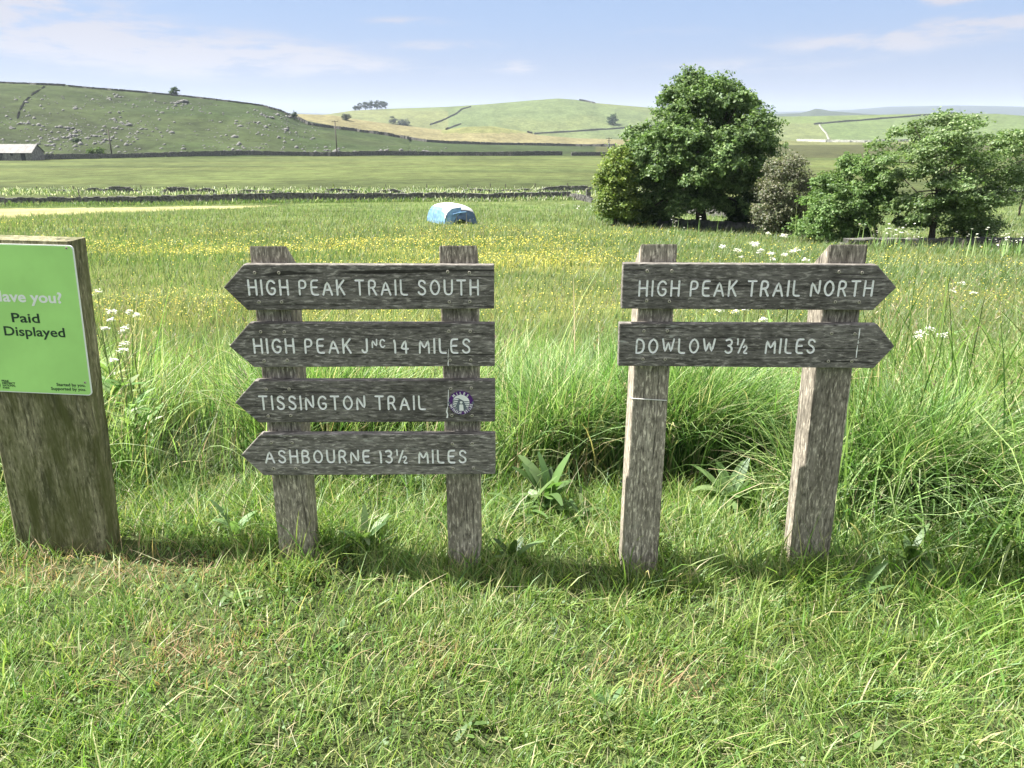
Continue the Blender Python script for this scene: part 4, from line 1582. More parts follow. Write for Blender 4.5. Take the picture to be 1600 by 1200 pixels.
# ------------------------------------------------------------------ trees
def crown(prof, y0, rng, nl, lobe, ntw, nlf, lsize, cols, wts, wind=(0, 0, 0), squash=.85, depth=1.0, sig=.17, fill=.35, jit=.16, poke=.7):
    """prof: [(v, uL, uR)] outline in the photograph at depth y0; a volume whose every level is as deep as it is wide"""
    zs = np.array([at(800, p[0], y0).z for p in prof])
    Ls = np.array([at(p[1], p[0], y0).x for p in prof])
    Rs = np.array([at(p[2], p[0], y0).x for p in prof])
    o_ = np.argsort(zs)
    zs, Ls, Rs = zs[o_], Ls[o_], Rs[o_]
    tz = rng.uniform(zs[0], zs[-1], nl * 4)
    wdt = (np.interp(tz, zs, Rs) - np.interp(tz, zs, Ls)) / 2
    pick = rng.choice(len(tz), nl, p=wdt / wdt.sum(), replace=False)
    tz, wdt = tz[pick], wdt[pick]
    cx = (np.interp(tz, zs, Rs) + np.interp(tz, zs, Ls)) / 2
    a = rng.uniform(0, 6.283, nl)
    lr_ = lobe * rng.uniform(.45, 1.45, nl)
    rr = np.maximum(wdt - lr_ * poke, 0) * np.sqrt(rng.uniform(fill, 1, nl))
    ctr = np.stack([cx + rr * np.cos(a), y0 + rr * np.sin(a) * depth, tz], 1)
    shade = rng.uniform(.80, 1.2, nl)
    V, Cc = [], []
    for i in range(nl):
        d = rng.normal(0, 1, (ntw, 3))
        d /= np.linalg.norm(d, axis=1)[:, None]
        d[:, 2] = np.where(d[:, 2] < -.3, -d[:, 2] * .5, d[:, 2])
        rad_ = lr_[i] * rng.uniform(.45, 1.1, ntw) ** .7
        tw = ctr[i] + d * rad_[:, None] * np.array([1, 1, squash]) + np.array(wind) * (rad_[:, None] * rng.random((ntw, 1)))
        # leaves sit along shoots that run outward from the bough and droop at the end
        sl = rng.random((ntw * nlf, 1))
        out_d = d * .9 + np.array(wind) * .8 + rng.normal(0, .3, d.shape)
        P = np.repeat(tw, nlf, 0) + np.repeat(out_d, nlf, 0) * (sl - .4) * (lobe * .95) + rng.normal(0, sig, (ntw * nlf, 3)) * np.array([1, 1, .7]) * (1.15 - .75 * sl)
        P[:, 2] -= (sl[:, 0] ** 2) * lobe * .22
        D = np.repeat(d, nlf, 0)
        n_ = len(P)
        nrm = D * .7 + rng.normal(0, .55, (n_, 3)) + np.array([0, 0, .55])
        nrm /= np.linalg.norm(nrm, axis=1)[:, None]
        t1 = np.cross(nrm, rng.normal(0, 1, (n_, 3)) + np.array(wind) * 2 + np.array([0, 0, -.6]))
        t1 /= np.linalg.norm(t1, axis=1)[:, None] + 1e-9
        t2 = np.cross(nrm, t1)
        ls = (lsize * rng.uniform(.65, 1.3, n_))[:, None]
        V.append(np.stack([P - t2 * ls * .5, P + t1 * ls * .33, P + t2 * ls * .55, P - t1 * ls * .33], 1).reshape(-1, 3))
        cc = np.array(cols)[rng.choice(len(cols), n_, p=np.array(wts) / sum(wts))] * shade[i] * rng.uniform(1 - jit, 1 + jit, (n_, 1))
        Cc.append(np.repeat(cc, 4, 0))
    V = np.concatenate(V)
    return V, np.arange(len(V)).reshape(-1, 4), np.clip(np.concatenate(Cc), .003, 1), ctr, lr_


def tree(name, label, cat, base, y0, prof, trunk_r, rng_seed, nl, lobe, ntw, nlf, lsize, cols, wts=None, stems=((0, 0),), group=None, nlimb=22, top=.55, extra=(), **kw):
    rng = np.random.default_rng(rng_seed)
    wts = wts or [1] * len(cols)
    bp = at(base[0], base[1], y0)
    g = gz(bp.x, bp.y)
    t = thing(name, label, cat, (bp.x, bp.y, g), group)
    V, Q, Cc, ctr, lr_ = crown(prof, y0, rng, nl, lobe, ntw, nlf, lsize, cols, wts, **kw)
    for (pr2, n2) in extra:
        V2, Q2, C2, c2, l2 = crown(pr2, y0, rng, n2, lobe * .8, ntw, nlf, lsize, cols, wts, **kw)
        V, Cc, ctr = np.concatenate([V, V2]), np.concatenate([Cc, C2]), np.concatenate([ctr, c2])
    Q = np.arange(len(V)).reshape(-1, 4)
    loc = np.array([bp.x, bp.y, g])
    me = np_mesh('crown', V - loc, Q, Cc)
    link('crown', me, M['leaf'], t)
    zt = V[:, 2].max() - g
    cxm = float(ctr[:, 0].mean() - bp.x)
    for (sx, sy) in stems:
        mb = MB()
        b0 = Vector((sx, sy, -.25))
        k = top
        pts = [b0, Vector((sx + .05 * zt * (rng.random() - .5), sy, zt * .12)), Vector((sx * .8 + cxm * .25, sy, zt * .28)), Vector((sx * .6 + cxm * .6, sy * .5, zt * k))]
        rr = [trunk_r * 1.35, trunk_r, trunk_r * .82, trunk_r * .45]
        mb.tube(pts, rr, 9)
        order = rng.permutation(len(ctr))[:nlimb // len(stems)]
        for j in order:
            e_ = Vector(ctr[j] - loc)
            f = rng.uniform(.35, .95)
            s0 = pts[1].lerp(pts[2], min(1, f * 1.6)) if f < .62 else pts[2].lerp(pts[3], (f - .62) / .4)
            midp = s0.lerp(e_, .5) + Vector((rng.normal(0, .12), rng.normal(0, .12), .10 * (e_ - s0).length))
            r0 = trunk_r * rng.uniform(.22, .42)
            mb.tube([s0, midp, e_], [r0, r0 * .6, r0 * .22], 5, cap=False)
        mb.build('trunk', M['bark'], t, smooth=True)
    return t


GREEN = [(0.105, 0.175, 0.055), (0.145, 0.225, 0.075), (0.21, 0.285, 0.11), (0.066, 0.118, 0.036)]
TY = 49.0
tree('broadleaf_tree', 'largest dark green tree, domed crown nearly to the ground, in mid field', 'tree', (1098, 357), TY,
     [(320, 958, 1186), (306, 943, 1194), (280, 942, 1198), (250, 952, 1208), (228, 966, 1222), (208, 982, 1226), (193, 996, 1214), (176, 1018, 1196),
      (158, 1032, 1180), (143, 1040, 1160), (132, 1056, 1142), (124, 1066, 1122)], .30, 21, 250, .74, 26, 30, .17, GREEN, [3, 3, 2, 2], nlimb=46, fill=.12, poke=.55, sig=.14,
     extra=[([(352, 962, 1035), (340, 946, 1050), (325, 940, 1060)], 34), ([(349, 1150, 1195), (338, 1142, 1200), (325, 1130, 1204)], 16)])
tree('young_ash_tree', 'yellow green leafy shrub tree at the left edge of the largest tree', 'tree', (962, 345), TY - 2.5,
     [(340, 948, 1000), (325, 934, 1000), (300, 928, 998), (275, 930, 992), (255, 940, 985), (238, 956, 978), (225, 972, 984)], .09, 22, 46, .5, 20, 20, .15,
     [(0.16, 0.225, 0.045), (0.22, 0.27, 0.065), (0.11, 0.17, 0.036)], None, nlimb=14)
tree('elder_bush', 'dark low bush filling the gap right of the big trunk', 'bush', (1165, 352), TY - 1,
     [(352, 1140, 1185), (335, 1136, 1192), (310, 1140, 1195), (285, 1150, 1190), (270, 1160, 1186)], .06, 23, 26, .5, 18, 18, .15,
     [(0.035, 0.062, 0.022), (0.05, 0.085, 0.028)], None, nlimb=8)
tree('hawthorn_bush', 'grey brown fading hawthorn bush between the largest tree and right trees', 'bush', (1222, 360), TY - 6,
     [(362, 1195, 1255), (345, 1178, 1262), (320, 1175, 1266), (295, 1178, 1270), (272, 1188, 1272), (258, 1202, 1266), (246, 1222, 1256)], .09, 24, 80, .48, 22, 20, .12,
     [(0.195, 0.195, 0.135), (0.15, 0.16, 0.095), (0.10, 0.135, 0.060), (0.30, 0.285, 0.22)], [3, 2, 2, 1.2], nlimb=14)
tree('green_thorn_tree', 'mid green bushy thorn tree left of the windswept hawthorn', 'tree', (1360, 383), 37.5,
     [(373, 1250, 1350), (355, 1240, 1365), (330, 1242, 1378), (310, 1252, 1388), (290, 1266, 1395), (275, 1282, 1392), (262, 1300, 1380), (252, 1322, 1366)], .085, 25, 105, .44, 24, 22, .12,
     [(0.100, 0.180, 0.050), (0.145, 0.235, 0.072), (0.205, 0.29, 0.105)], [2, 2, 1.4], stems=((-.1, 0), (.28, .1)), nlimb=20, fill=.1, poke=.5, sig=.10)
WIND = [(0.135, 0.210, 0.075), (0.190, 0.270, 0.110), (0.280, 0.345, 0.180), (0.078, 0.130, 0.046)]
tree('windswept_hawthorn', 'large windswept hawthorn leaning right at the right edge', 'tree', (1455, 384), 35.5,
     [(357, 1402, 1525), (346, 1380, 1545), (336, 1366, 1550), (322, 1362, 1552), (305, 1352, 1556), (290, 1348, 1572), (272, 1350, 1590), (255, 1352, 1608), (238, 1354, 1618), (222, 1362, 1612), (208, 1382, 1588),
      (198, 1412, 1555), (190, 1440, 1505), (184, 1460, 1480)], .13, 26, 122, .50, 24, 22, .125, WIND, [3, 3, 2, 2], wind=(1.15, 0, .32), squash=.36, nlimb=46, fill=.08, poke=.5, sig=.10)
tree('small_hawthorn', 'small low hawthorn bough tree tucked under the windswept one', 'tree', (1503, 384), 36.3,
     [(370, 1478, 1535), (360, 1470, 1550), (350, 1474, 1555), (340, 1490, 1548)], .05, 27, 16, .42, 18, 18, .115, WIND, [3, 3, 2, 2], wind=(.8, 0, .1), squash=.5, nlimb=8)
tree('distant_shrub', 'pale shrub half seen behind the windswept hawthorn at right edge', 'bush', (1600, 300), 70,
     [(296, 1575, 1640), (280, 1570, 1650), (262, 1580, 1645), (250, 1592, 1630)], .08, 28, 20, 1.0, 16, 16, .25, [(0.10, 0.14, 0.06), (0.13, 0.17, 0.08)], None, nlimb=6)
FARG = [(0.045, 0.075, 0.030), (0.060, 0.095, 0.038)]


def far_tree(u, vb, w_, h_, label, seed, cols=FARG, rmin=150, name='distant_tree', cat='tree', group='single trees on the far hills', bush=False, y_=None):
    p = hit(u, vb, rmin)
    if y_:
        p = at(u, vb, y_)
        p.z = gz(p.x, p.y)
    y0 = p.y
    s_ = h_
    lo = .10 if bush else .22
    prof = [(vb - h_ * lo, u - w_ * .30, u + w_ * .30), (vb - h_ * .35, u - w_ * .48, u + w_ * .48), (vb - h_ * .6, u - w_ * .5, u + w_ * .5), (vb - h_ * .85, u - w_ * .33, u + w_ * .35), (vb - h_, u - w_ * .12, u + w_ * .15)]
    wm = w_ / FPX * y0
    tree(name, label, cat, (u, vb), y0, prof, wm * .035, seed, 16, wm * .17, 12, 10, wm * .075, cols, None, group=group, nlimb=6, sig=wm * .05)


far_tree(272, 149, 17, 11, 'lone round tree standing on the crest of the rocky left hill', 31)
far_tree(460, 187, 13, 11, 'small dark tree at the right shoulder of the rocky hill', 32, rmin=300)
far_tree(150, 243, 26, 12, 'green bush below the rocks near the far left wall', 33, [(0.075, 0.115, 0.035), (0.10, 0.15, 0.05)], bush=True, name='distant_bush', cat='bush', group='bushes on the far slopes')
far_tree(958, 195, 20, 14, 'lone dark tree on the green far hill left of the big tree', 34, rmin=900)
GREYG = [(0.10, 0.115, 0.085), (0.13, 0.14, 0.10)]
far_tree(541, 188, 17, 9, 'pale bush on the ridge just left of the clump of trees', 35, GREYG, 600, 'distant_bush', 'bush', 'bushes on the far slopes', True)
far_tree(614, 194, 15, 12, 'taller of the two scrub bushes below the hilltop clump', 36, GREYG, 600, 'distant_bush', 'bush', 'bushes on the far slopes', True)
far_tree(630, 196, 24, 7, 'low spreading scrub bush below the hilltop clump', 37, GREYG, 600, 'distant_bush', 'bush', 'bushes on the far slopes', True)
CL = [(555, 174, 10, 9), (562, 173.5, 11, 12), (571, 173, 12, 14), (580, 172.5, 13, 14.5), (589, 172, 12, 14), (597, 171.5, 12, 14.5), (603, 171, 8, 11)]
CLL = ['leftmost lowest tree of the hilltop clump', 'second tree from the left in the hilltop clump', 'third tree from the left in the hilltop clump', 'middle tree of the hilltop clump',
       'third tree from the right in the hilltop clump', 'second tree from the right in the hilltop clump', 'rightmost tree of the hilltop clump']
for i, (u, v, w_, h_) in enumerate(CL):
    far_tree(u, v, w_, h_, CLL[i], 40 + i, [(0.050, 0.072, 0.042), (0.065, 0.088, 0.05)], 1300, 'hilltop_tree', 'tree', 'clump of trees on the far hilltop', y_=1440)
far_tree(120, 222, 14, 5, 'dark scrub bush left in the rocks above the barn', 51, bush=True, name='distant_bush', cat='bush', group='bushes on the far slopes', rmin=305)


# ------------------------------------------------------------------ dry-stone walls
def stone_wall(path, label, h=1.2, th=.45, size=.45, gaps=(), name='dry_stone_wall', m=None, ruin=0.0, group='dry stone walls of the fields', courses=None, seed=1):
    """path: world points along the wall"""
    rnd = random.Random(seed)
    mb = MB()
    st = random.getstate()
    random.seed(seed)
    P = [Vector(p) for p in path]
    P0 = P[0].copy()
    nc = courses or max(2, int(h / (size * .62)))
    dist = 0.0
    for i in range(len(P) - 1):
        a, b = P[i], P[i + 1]
        L = math.hypot(b.x - a.x, b.y - a.y)
        if L < 1e-4:
            continue
        rz = math.atan2(b.y - a.y, b.x - a.x)
        k = 0.0
        while k < L:
            s_ = size * rnd.uniform(.7, 1.4)
            t_ = (k + s_ * .5) / L
            x, y = a.x + (b.x - a.x) * t_, a.y + (b.y - a.y) * t_
            z = gz(x, y)
            d = dist + k
            hh = h * (1 + .10 * math.sin(d * .11 + seed) + rnd.uniform(-.07, .07))
            if ruin:
                q = float(fbm(np.array([d]), np.array([seed * 3.0]), 9, 71)[0])
                hh *= max(0.05, min(1, (q - ruin) * 4.5))
            skip = any(g0 <= d <= g1 for g0, g1 in gaps)
            if not skip and hh > .16:
                n_ = max(1, round(nc * hh / h))
                for c_ in range(n_):
                    ch = hh / n_
                    off = rnd.uniform(-.25, .25) * s_
                    tw = th * (1 - .25 * c_ / max(1, n_)) * rnd.uniform(.85, 1.15)
                    mb.box((x - P0.x + off * math.cos(rz), y - P0.y + off * math.sin(rz), z - P0.z + ch * (c_ + .5) - .04), (s_ * .53, tw * .5, ch * .56), 0, rz + rnd.uniform(-.05, .05), .16)
            k += s_ * .94
        dist += L
    random.setstate(st)
    o = mb.build(name, m or M['wallstone'])
    o.location = P0
    tag(o, label, 'stone wall', group, 'thing')
    return o


def line(pxs, n=40, rmin=120, rmax=9000):
    """land points under a traced line of photograph pixels"""
    pts = []
    for i in range(len(pxs) - 1):
        for k in range(n):
            t_ = k / n
            pts.append(hit(pxs[i][0] * (1 - t_) + pxs[i + 1][0] * t_, pxs[i][1] * (1 - t_) + pxs[i + 1][1] * t_, rmin, rmax))
    pts.append(hit(pxs[-1][0], pxs[-1][1], rmin, rmax))
    return pts


def straight(p0, p1, n=60):
    return [Vector((p0[0] + (p1[0] - p0[0]) * i / n, p0[1] + (p1[1] - p0[1]) * i / n, 0)) for i in range(n + 1)]


wl = straight((-72, float(wall_y(-72))), (7.6, float(wall_y(7.6))), 80)
for p in wl:
    p.z = gz(p.x, p.y)
stone_wall(wl, 'long dark dry stone wall across the bottom of the meadow', 1.0, .5, .42, seed=3)
p0 = at(890, 309, 105.5)
t_ = stone_wall([Vector((7.8, 104.7, gz(7.8, 104.7))), Vector((13.5, 92, gz(13.5, 92))), Vector((17.5, 76, gz(17.5, 76))), Vector((19.5, 62, gz(19.5, 62)))],
                'broken low stone wall running from the long wall towards the largest tree', .8, .5, .4, ruin=.30, seed=4)
stone_wall([Vector((x, 118 + 2 * math.sin(x * .05), gz(x, 118))) for x in np.linspace(-85, 12, 50)], 'ruined broken stone wall with gaps just beyond the long meadow wall', .85, .5, .45, ruin=.40, seed=5)
FW = [(-40, 252), (60, 249.5), (150, 247.5), (270, 244.5), (400, 242.5), (480, 243.5), (527, 244), (600, 242.8), (700, 243.2), (800, 243.6), (875, 242.5)]
stone_wall(line(FW, 12, 150, 420), 'dark dry stone wall along the foot of the rocky left hill', 1.5, .7, .8, seed=6)
stone_wall(line([(893, 243.5), (945, 243)], 10, 150, 420), 'short length of wall behind the transformer pole by the largest tree', 1.2, .7, .8, seed=7)
stone_wall(line([(466, 187), (482, 195), (525, 201.2), (600, 211), (640, 218), (665, 221.5), (700, 224.3), (760, 226), (830, 227.2), (900, 228.6), (960, 229)], 14, 300, 560),
           'dark wall curving down the spur right of the rocky hill', 1.5, .8, 1.1, seed=8)
CREST = [(-40, 127.5), (0, 129.8), (95, 133.8), (135, 137.8), (200, 143), (265, 148.8), (330, 155.8), (390, 162.8), (410, 166), (440, 174.5), (462, 185)]
stone_wall(line(CREST[:3] + [(97, 134)], 10, 300, 545), 'short skyline wall on the hill crest at the far left, before the gap', .8, .8, 1.3, seed=9)
stone_wall(line([(107, 135)] + CREST[3:], 10, 300, 545), 'long thin dark wall along the skyline crest of the rocky hill, right of the gap', .8, .8, 1.3, seed=29)
stone_wall(line([(70, 136), (52, 147), (38, 160), (30, 175), (25, 195)], 10, 310, 535), 'faint wall curving down the left end of the rocky hill', .5, .5, .9, ruin=.25, seed=10)
stone_wall(line([(672, 195.5), (690, 189.5), (712, 179), (722, 171), (735, 167.5)], 10, 930, 1490), 'wall climbing the far hill from the tan field towards the skyline', 1.8, 1.2, 2.2, seed=11)
stone_wall(line([(697, 203), (710, 198), (720, 194.5)], 8, 620, 1480), 'short slanting wall above the tan field', 1.6, 1.1, 2.0, seed=12)
stone_wall(line([(824, 210), (870, 208), (930, 204), (992, 199.8), (1030, 197)], 8, 800, 1490), 'long nearly level wall across the lower far green hill', 2.0, 1.2, 2.4, seed=13)
stone_wall(line([(905, 157.3), (915, 158.6), (928, 161.3)], 8, 1200, 1497), 'short dark wall on the top of the far hill', 2.4, 1.2, 2.4, seed=14)
stone_wall(line([(1272, 195), (1300, 192.3), (1350, 188.5), (1400, 184.5), (1450, 180.5), (1490, 177.7)], 8, 930, 1496), 'long wall slanting up to the skyline behind the windswept hawthorn', 2.2, 1.2, 2.4, seed=15)
stone_wall(line([(1280, 195.5), (1285, 203), (1290, 208), (1295, 219)], 8, 930, 1496), 'pale wall running straight down the right green hillside', 1.5, 1.6, 2.4, m=M['palewall'], seed=16)
stone_wall(line([(1245, 220.5), (1290, 222), (1360, 222.5), (1420, 221)], 8, 600, 1400), 'pale flat wall line at the foot of the right green hillside', 1.8, 1.4, 2.2, m=M['palewall'], seed=17)
stone_wall(line([(1525, 304), (1560, 301), (1640, 297)], 10, 60, 200), 'low wall in the lower field seen past the right edge of the hawthorn', .9, .5, .5, ruin=.15, seed=18)
stone_wall(straight((14.3, 33.4), (24.5, 34.8), 20), 'low tumbled stone wall in shade under the windswept hawthorn', .36, .6, .36, ruin=.12, seed=19)
stone_wall(straight((7.8, 48.3), (15.0, 47.0), 20), 'low tumbled stone wall in shade under the largest tree', .5, .6, .36, ruin=.05, seed=20)

# stone gate post beside the end of the long wall
gp = hit(919, 308, 60)
mb = MB()
mb.box((0, 0, .55), (.30, .28, .62), 0, .1, .06)
mb.box((.02, 0, 1.18), (.22, .2, .06), 0, .1, .1)
o = mb.build('stone_gatepost', M['wallstone'], bevel=.03)
o.location = gp
tag(o, 'squat stone gatepost standing alone left of the largest tree', 'gatepost')

# ------------------------------------------------------------------ rocks on the left hill
ICO_V, ICO_F = None, None
bm = bmesh.new()
bmesh.ops.create_icosphere(bm, subdivisions=1, radius=1)
ICO_V = np.array([v.co[:] for v in bm.verts])
ICO_F = np.array([[v.index for v in f.verts] for f in bm.faces])
bm.free()


def rocks(centres, sizes, rng, flat=.6):
    V, F = [], []
    for i, (c, s_) in enumerate(zip(centres, sizes)):
        k = ICO_V * rng.uniform(.75, 1.25, ICO_V.shape) * np.array([rng.uniform(.9, 1.7), rng.uniform(.7, 1.2), flat * rng.uniform(.7, 1.3)]) * s_
        V.append(k + np.array(c))
        F.append(ICO_F + i * len(ICO_V))
    return np.concatenate(V), np.concatenate(F)


rng = np.random.default_rng(77)
OUT = [(147, 213, 9, 'tallest stepped outcrop above the thin pole on the rocky hill'), (108, 201, 8, 'broad outcrop above and left of the thin pole'), (38, 194, 7, 'outcrop high above the barn roof'),
       (105, 216, 8, 'long low ledge between the barn and the thin pole'), (198, 196, 7, 'outcrop standing alone right of the thin pole, halfway up'),
       (168, 219, 7, 'ledge close right of the foot of the thin pole'), (285, 160, 9, 'long grey outcrop just below the lone crest tree'), (274, 162, 6, 'small outcrop left of the one below the lone crest tree'),
       (420, 184, 10, 'broad outcrop on the right shoulder, below the skyline wall'), (449, 183, 7, 'dark outcrop beside the small tree on the right shoulder'), (402, 192, 6, 'lower left outcrop of the right shoulder group'),
       (445, 203, 8, 'ledge below the right shoulder outcrops'), (225, 202, 5, 'small outcrop in the middle of the grassy slope'), (76, 228, 7, 'boulders just above the right end of the barn roof'),
       (375, 235, 6, 'low rocks at the hill foot left of the tall pole'), (510, 236, 7, 'dark rocks at the foot of the tall crossarm pole'), (600, 236, 8, 'low rock ledge right of the tall crossarm pole'),
       (665, 237, 7, 'rock ledge farthest right along the hill foot'), (184, 152, 6, 'pale outcrop near the top left of the slope')]
for i, (u, v, w_, ad) in enumerate(OUT):
    p = hit(u, v, 300, 545)
    wm = w_ / FPX * p.length
    k = 12
    cen = np.stack([rng.uniform(-wm, wm, k) * .8, rng.uniform(-.5 * wm, .5 * wm, k), rng.uniform(-.1, .28, k) * wm * .5], 1)
    V, F = rocks(cen, rng.uniform(.12, .30, k) * wm, rng, .85)
    o = link('limestone_outcrop', np_mesh('limestone_outcrop', V, F), M['limestone'])
    o.location = p
    tag(o, ad, 'rock', 'limestone outcrops on the rocky hill')
cen, siz = [], []
tries = 0
while len(cen) < 1050 and tries < 12000:
    tries += 1
    if rng.random() < .55:
        q = OUT[rng.integers(len(OUT))]
        u, v = rng.normal(q[0], 26), rng.normal(q[1], 7)
    else:
        u, v = rng.uniform(-30, 500), rng.uniform(150, 241)
    lim = np.interp(u, L1[:, 0], L1[:, 1])
    if v < lim + 7 or v > 241 or u > 760 or (u > 520 and v < 228):
        continue
    dx, dy, dz = ray(u, v)
    cen.append((u, v))
P = np.array([hit(u, v, 302, 545)[:] for u, v in cen])
V, F = rocks(P, rng.gamma(1.5, .16, len(P)) + .11, rng, .95)
o = link('limestone_scree', np_mesh('limestone_scree', V, F), M['limestone'])
tag(o, 'pale limestone rubble strewn over the slope of the left hill', 'rocks', kind='stuff')


# ------------------------------------------------------------------ poles, fence posts, barn, covered trailer
def utility_pole(u, vb, vt, label, transformer=False, arm=True, rmin=150, yb=None):
    p = hit(u, vb, rmin, 600)
    if yb:
        p = at(u, vb, yb)
        p.z = gz(p.x, p.y)
    h = at(u, vt, p.y).z - p.z
    t = thing('utility_pole', label, 'utility pole', p, 'wooden utility poles')
    mb = MB()
    mb.tube([(0, 0, -.3), (0, 0, h * .5), (0, 0, h)], [.25, .21, .17], 8)
    mb.build('pole', M['pole'], t, smooth=True)
    if arm:
        mb = MB()
        mb.box((0, -.18, h - .45), (1.15, .06, .075))
        mb.build('crossarm', M['pole'], t)
        for x in (-1.05, 0, 1.05):
            mb = MB()
            mb.tube([(x, -.18, h - .38), (x, -.18, h - .22), (x, -.18, h - .08)], [.05, .075, .045], 7)
            mb.build('insulator', M['steel_grey'], t)
    if transformer:
        mb = MB()
        mb.tube([(0.02, -.5, h - 3.6), (0.02, -.5, h - 3.5), (0.02, -.5, h - 2.3), (0.02, -.5, h - 2.2)], [.28, .36, .36, .26], 10)
        mb.box((0.02, -.25, h - 2.9), (.1, .12, .3))
        mb.build('transformer', M['steel_grey'], t)
        mb = MB()
        mb.box((0, -.18, h - 1.2), (.7, .06, .06))
        mb.build('crossarm', M['pole'], t)


utility_pole(527, 244.5, 188, 'tall pole with crossarm in front of the rocky hill spur')
utility_pole(175, 243, 202, 'thin pole below the rocks on the left hill', arm=False)
utility_pole(950.5, 243, 214.5, 'pole carrying a grey transformer beside the largest tree', True)


def fence_post(u, vb, hpx, label, lean=0.0, rmin=20, rmax=300, rad=.05):
    p = hit(u, vb, rmin, rmax)
    h = hpx / FPX * p.y
    mb = MB()
    mb.tube([(0, 0, -.2), (0, 0, h * .6), (lean, 0, h)], [rad, rad, rad * .92], 6)
    o = mb.build('fence_post', M['pole'])
    o.location = p
    tag(o, label, 'fence post', 'wooden fence posts')


FP = [(58, 297.5, 6), (115, 297, 6), (174, 297, 6), (221, 298, 8), (307, 296, 6), (354, 296, 7), (398, 296, 5), (483, 295.5, 5), (522, 295, 6), (560, 294.5, 5), (603, 294, 6), (667, 293.5, 6),
      (731, 293, 5), (766, 293, 6), (790, 292.5, 5), (836, 292, 5), (887, 291.5, 5)]
FPL = ['first', 'second', 'third', 'fourth and darkest', 'fifth', 'sixth', 'seventh', 'eighth', 'ninth', 'tenth', 'eleventh', 'twelfth', 'thirteenth', 'fourteenth', 'fifteenth', 'sixteenth', 'seventeenth']
for (u, v, h_), w_ in zip(FP, FPL):
    fence_post(u, v, h_, f'{w_} thin post from the left along the ruined wall beyond the meadow', rmin=105, rmax=160, rad=.075)
fence_post(126, 318, 22, 'tall thin stake in front of the long meadow wall at left', rmin=60, rmax=130, rad=.06)
for (u, v, h_, l) in ((8, 318, 12, 'stake leaning on the left end of the long wall'), (226, 319, 10, 'stake in the long wall below the darkest distant post'), (310, 318, 11, 'stake at the middle of the long left wall'),
                      (398, 316.5, 10, 'stake in the long wall above the first signpost'), (489, 315.5, 10, 'stake in the long wall above the boards'), (572, 314, 10, 'stake in the long wall left of the blue tent'),
                      (886, 312, 16, 'end stake where the long wall stops near the gatepost'), (898, 314, 9, 'stake just right of the end of the long wall')):
    fence_post(u, v, h_, l, rmin=60, rmax=108, rad=.07)
for (u, v, h_, l) in ((1404, 384, 15, 'stake under the left side of the windswept hawthorn'), (1420, 381, 9, 'short stake left of the hawthorn trunk'), (1487, 386, 13, 'crooked stake just right of the hawthorn trunk'),
                      (1504, 388, 13, 'stake beneath the small hawthorn bough'), (1560, 392, 16, 'stake standing alone near the right edge of the field'), (1107, 355, 12, 'thin stake right of the big trunk'),
                      (1064, 351, 11, 'thin stake left of the big trunk')):
    fence_post(u, v, h_, l, rmin=20, rmax=60, rad=.045)

# barn
bp = hit(28, 251, 150, 330)
T = thing('stone_barn', 'long low stone barn with pale corrugated roof at the left edge', 'barn', bp)
sx = bp.y / FPX
x0, x1 = -30.0, 22 * sx
dpt, eh, rh = 7.0, 2.5, 4.9
mb = MB()
mb.add([(x0, 0, -1), (x1, 0, -1), (x1, dpt, -1), (x0, dpt, -1), (x0, 0, eh), (x1, 0, eh), (x1, dpt, eh), (x0, dpt, eh), (x0, dpt / 2, rh - .1), (x1, dpt / 2, rh - .1)],
       [(0, 1, 5, 4), (1, 2, 6, 9, 5), (2, 3, 7, 6), (3, 0, 4, 8, 7)])
mb.build('wall', M['barn_wall'], T)
mb = MB()
nx = 90
for side in (0, 1):
    vs, fs = [], []
    for i in range(nx + 1):
        x = x0 - .3 + (x1 - x0 + .6) * i / nx
        dz = .06 * (i % 2)
        ye, yr = (-.35, dpt / 2) if side == 0 else (dpt + .35, dpt / 2)
        vs += [(x, ye, eh - .22 + dz), (x, yr, rh + dz)]
    for i in range(nx):
        q = (2 * i, 2 * i + 2, 2 * i + 3, 2 * i + 1)
        fs.append(q if side == 0 else q[::-1])
    mb.add(vs, fs)
mb.build('roof', M['barn_roof'], T)
mb = MB()
for k, (a, b) in enumerate(((x1 - 3.4, x1 - 2.0),)):
    mb.box(((a + b) / 2, -.03, 1.2), ((b - a) / 2, .05, 1.25))
mb.build('door', M['barn_dark'], T)
for k, a in enumerate((x1 - 6.2, x1 - 9.5)):
    mb = MB()
    mb.box((a, -.03, 1.9), (.45, .05, .4))
    mb.build('window', M['barn_dark'], T)

# tarpaulin-covered trailer tent
tp = hit(706, 348, 20, 80)
T = thing('trailer_tent', 'blue tarpaulin tent with domed white roof standing in the meadow', 'tent', tp)
T.rotation_euler = (0, 0, R(22))
S = tp.y / 38.0
Wd, Ln, Ht = 1.64 * S * .5, 3.0 * S, .92 * S


def sect(t_):
    """half-profile points (x, z) of the arch at station t_ from the front end"""
    k = 1 - .22 * t_ ** 2
    zt = Ht * (1 - .02 * t_) * (1 + .05 * math.sin(t_ * 3.14))
    return [(1.0, 0.0), (.97, .25), (.93, .50), (.87, .70), (.76, .85), (.55, .94), (.3, .985), (0, 1.0)], zt, k


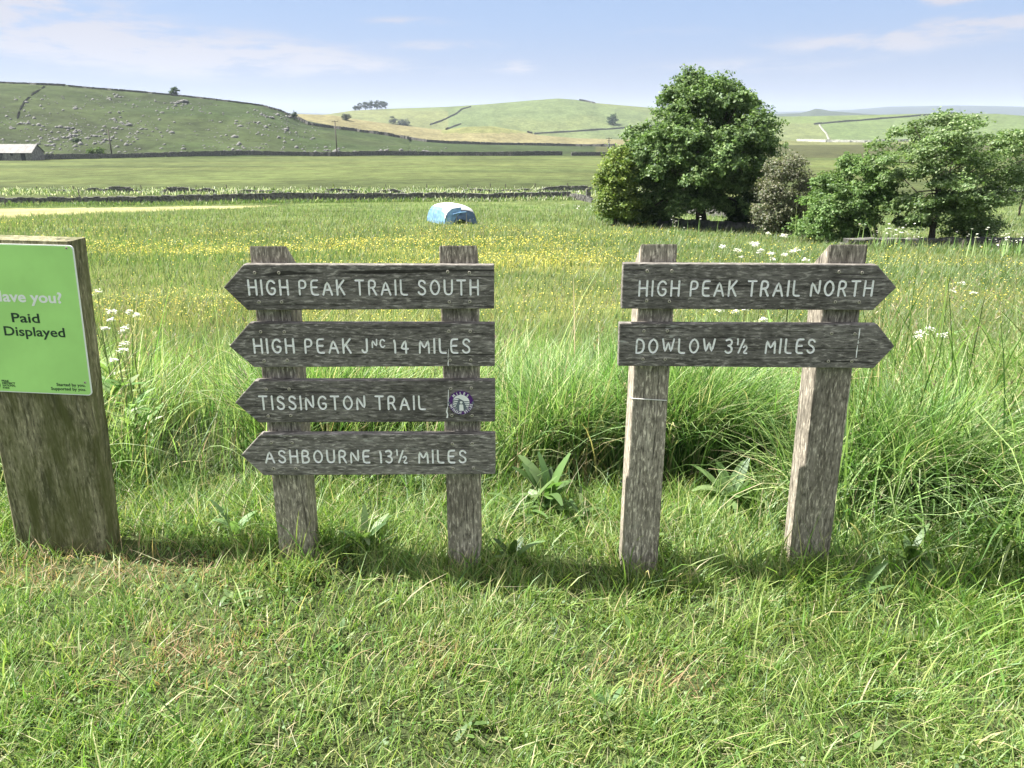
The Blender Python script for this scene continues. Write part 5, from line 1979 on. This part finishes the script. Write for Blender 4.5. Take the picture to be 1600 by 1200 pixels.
NS = 12
rows = []
for j in range(NS + 1):
    t_ = j / NS
    hp, zt, k = sect(t_)
    e = 1.0 - .18 * (abs(t_ - .5) * 2) ** 6
    full = [(-a, b) for a, b in hp] + [(a, b) for a, b in hp[-2::-1]]
    rows.append([(a * Wd * (1 + .03 * random.uniform(-1, 1) * (b < .7)) , -Ln * .5 + Ln * t_ + .25 * b * (1 if t_ == 0 else 0) - .12 * b * (t_ == 1), b * zt * e - .04) for a, b in full])
nr_ = len(rows[0])
blue, white, seam = MB(), MB(), MB()
for j in range(NS):
    for k in range(nr_ - 1):
        q = [rows[j][k], rows[j + 1][k], rows[j + 1][k + 1], rows[j][k + 1]]
        # white roof comes down further in the middle of the near side, like a loose sheet
        lowz = min(k, nr_ - 2 - k)
        tgt = white if lowz >= (3 if j in (0, 1, 2) else 4) - (1 if j == 0 and lowz == 2 else 0) else blue
        tgt.add(q, [(0, 1, 2, 3)])


def weld(o, sub=1):
    bm = bmesh.new()
    bm.from_mesh(o.data)
    bmesh.ops.remove_doubles(bm, verts=bm.verts, dist=.001)
    bmesh.ops.recalc_face_normals(bm, faces=bm.faces)
    bm.to_mesh(o.data)
    bm.free()
    return o


weld(blue.build('side_sheet', M['tarp_blue'], T))
weld(white.build('roof_sheet', M['tarp_white'], T, smooth=True))
# closed ends
for j, nm in ((0, 'front_panel'), (NS, 'rear_panel')):
    mb = MB()
    pts = rows[j]
    c0 = (0, (-Ln * .5 + .06) if j == 0 else Ln * .5, .35 * Ht)
    vs = [c0] + [(p[0] * .985, p[1] + (.02 if j == 0 else -.02), p[2]) for p in pts]
    mb.add(vs, [(0, i + 1, i + 2) if j else (0, i + 2, i + 1) for i in range(len(pts) - 1)])
    mb.build(nm, M['tarp_navy'], T)
# light flap hanging at the left of the front, dark doorway strips and the pale rail
mb = MB()
yf = -Ln * .5 - .03
mb.add([(-Wd * 1.0, yf, -.02), (-Wd * .62, yf - .03, .02), (-Wd * .30, yf + .06, .46 * Ht), (.02, yf + .12, .66 * Ht), (.05, yf + .20, .93 * Ht), (-Wd * .5, yf + .18, .88 * Ht), (-Wd * .82, yf + .13, .68 * Ht)],
       [(0, 1, 2, 6), (6, 2, 3, 5), (5, 3, 4)])
mb.build('door_flap', M['tarp_blue'], T)
mb = MB()
mb.tube([(-Wd * .5, yf + .02, .60 * Ht), (-.05, yf + .04, .68 * Ht), (Wd * .30, yf + .04, .69 * Ht)], .035, 6)
mb.build('rolled_blind', M['tarp_blue'], T)
for x in (-Wd * .28, Wd * .32):
    mb = MB()
    mb.box((x, yf + .07, .32 * Ht), (.018, .012, .32 * Ht))
    mb.build('strap', M['steel_grey'], T)

# ------------------------------------------------------------------ haze
mb = MB()
mb.box((0, 0, 20), (8600, 8600, 255))
m, t, out = mat('haze')
v_ = t.add('ShaderNodeVolumePrincipled')
v_.inputs['Color'].default_value = (0.72, 0.84, 1.0, 1)
v_.inputs['Density'].default_value = 0.00009
v_.inputs['Anisotropy'].default_value = 0.1
t.l.new(v_.outputs[0], out.inputs['Volume'])
hzo = mb.build('haze', m)
tag(hzo, 'thin summer haze over the hills', 'haze', kind='stuff')
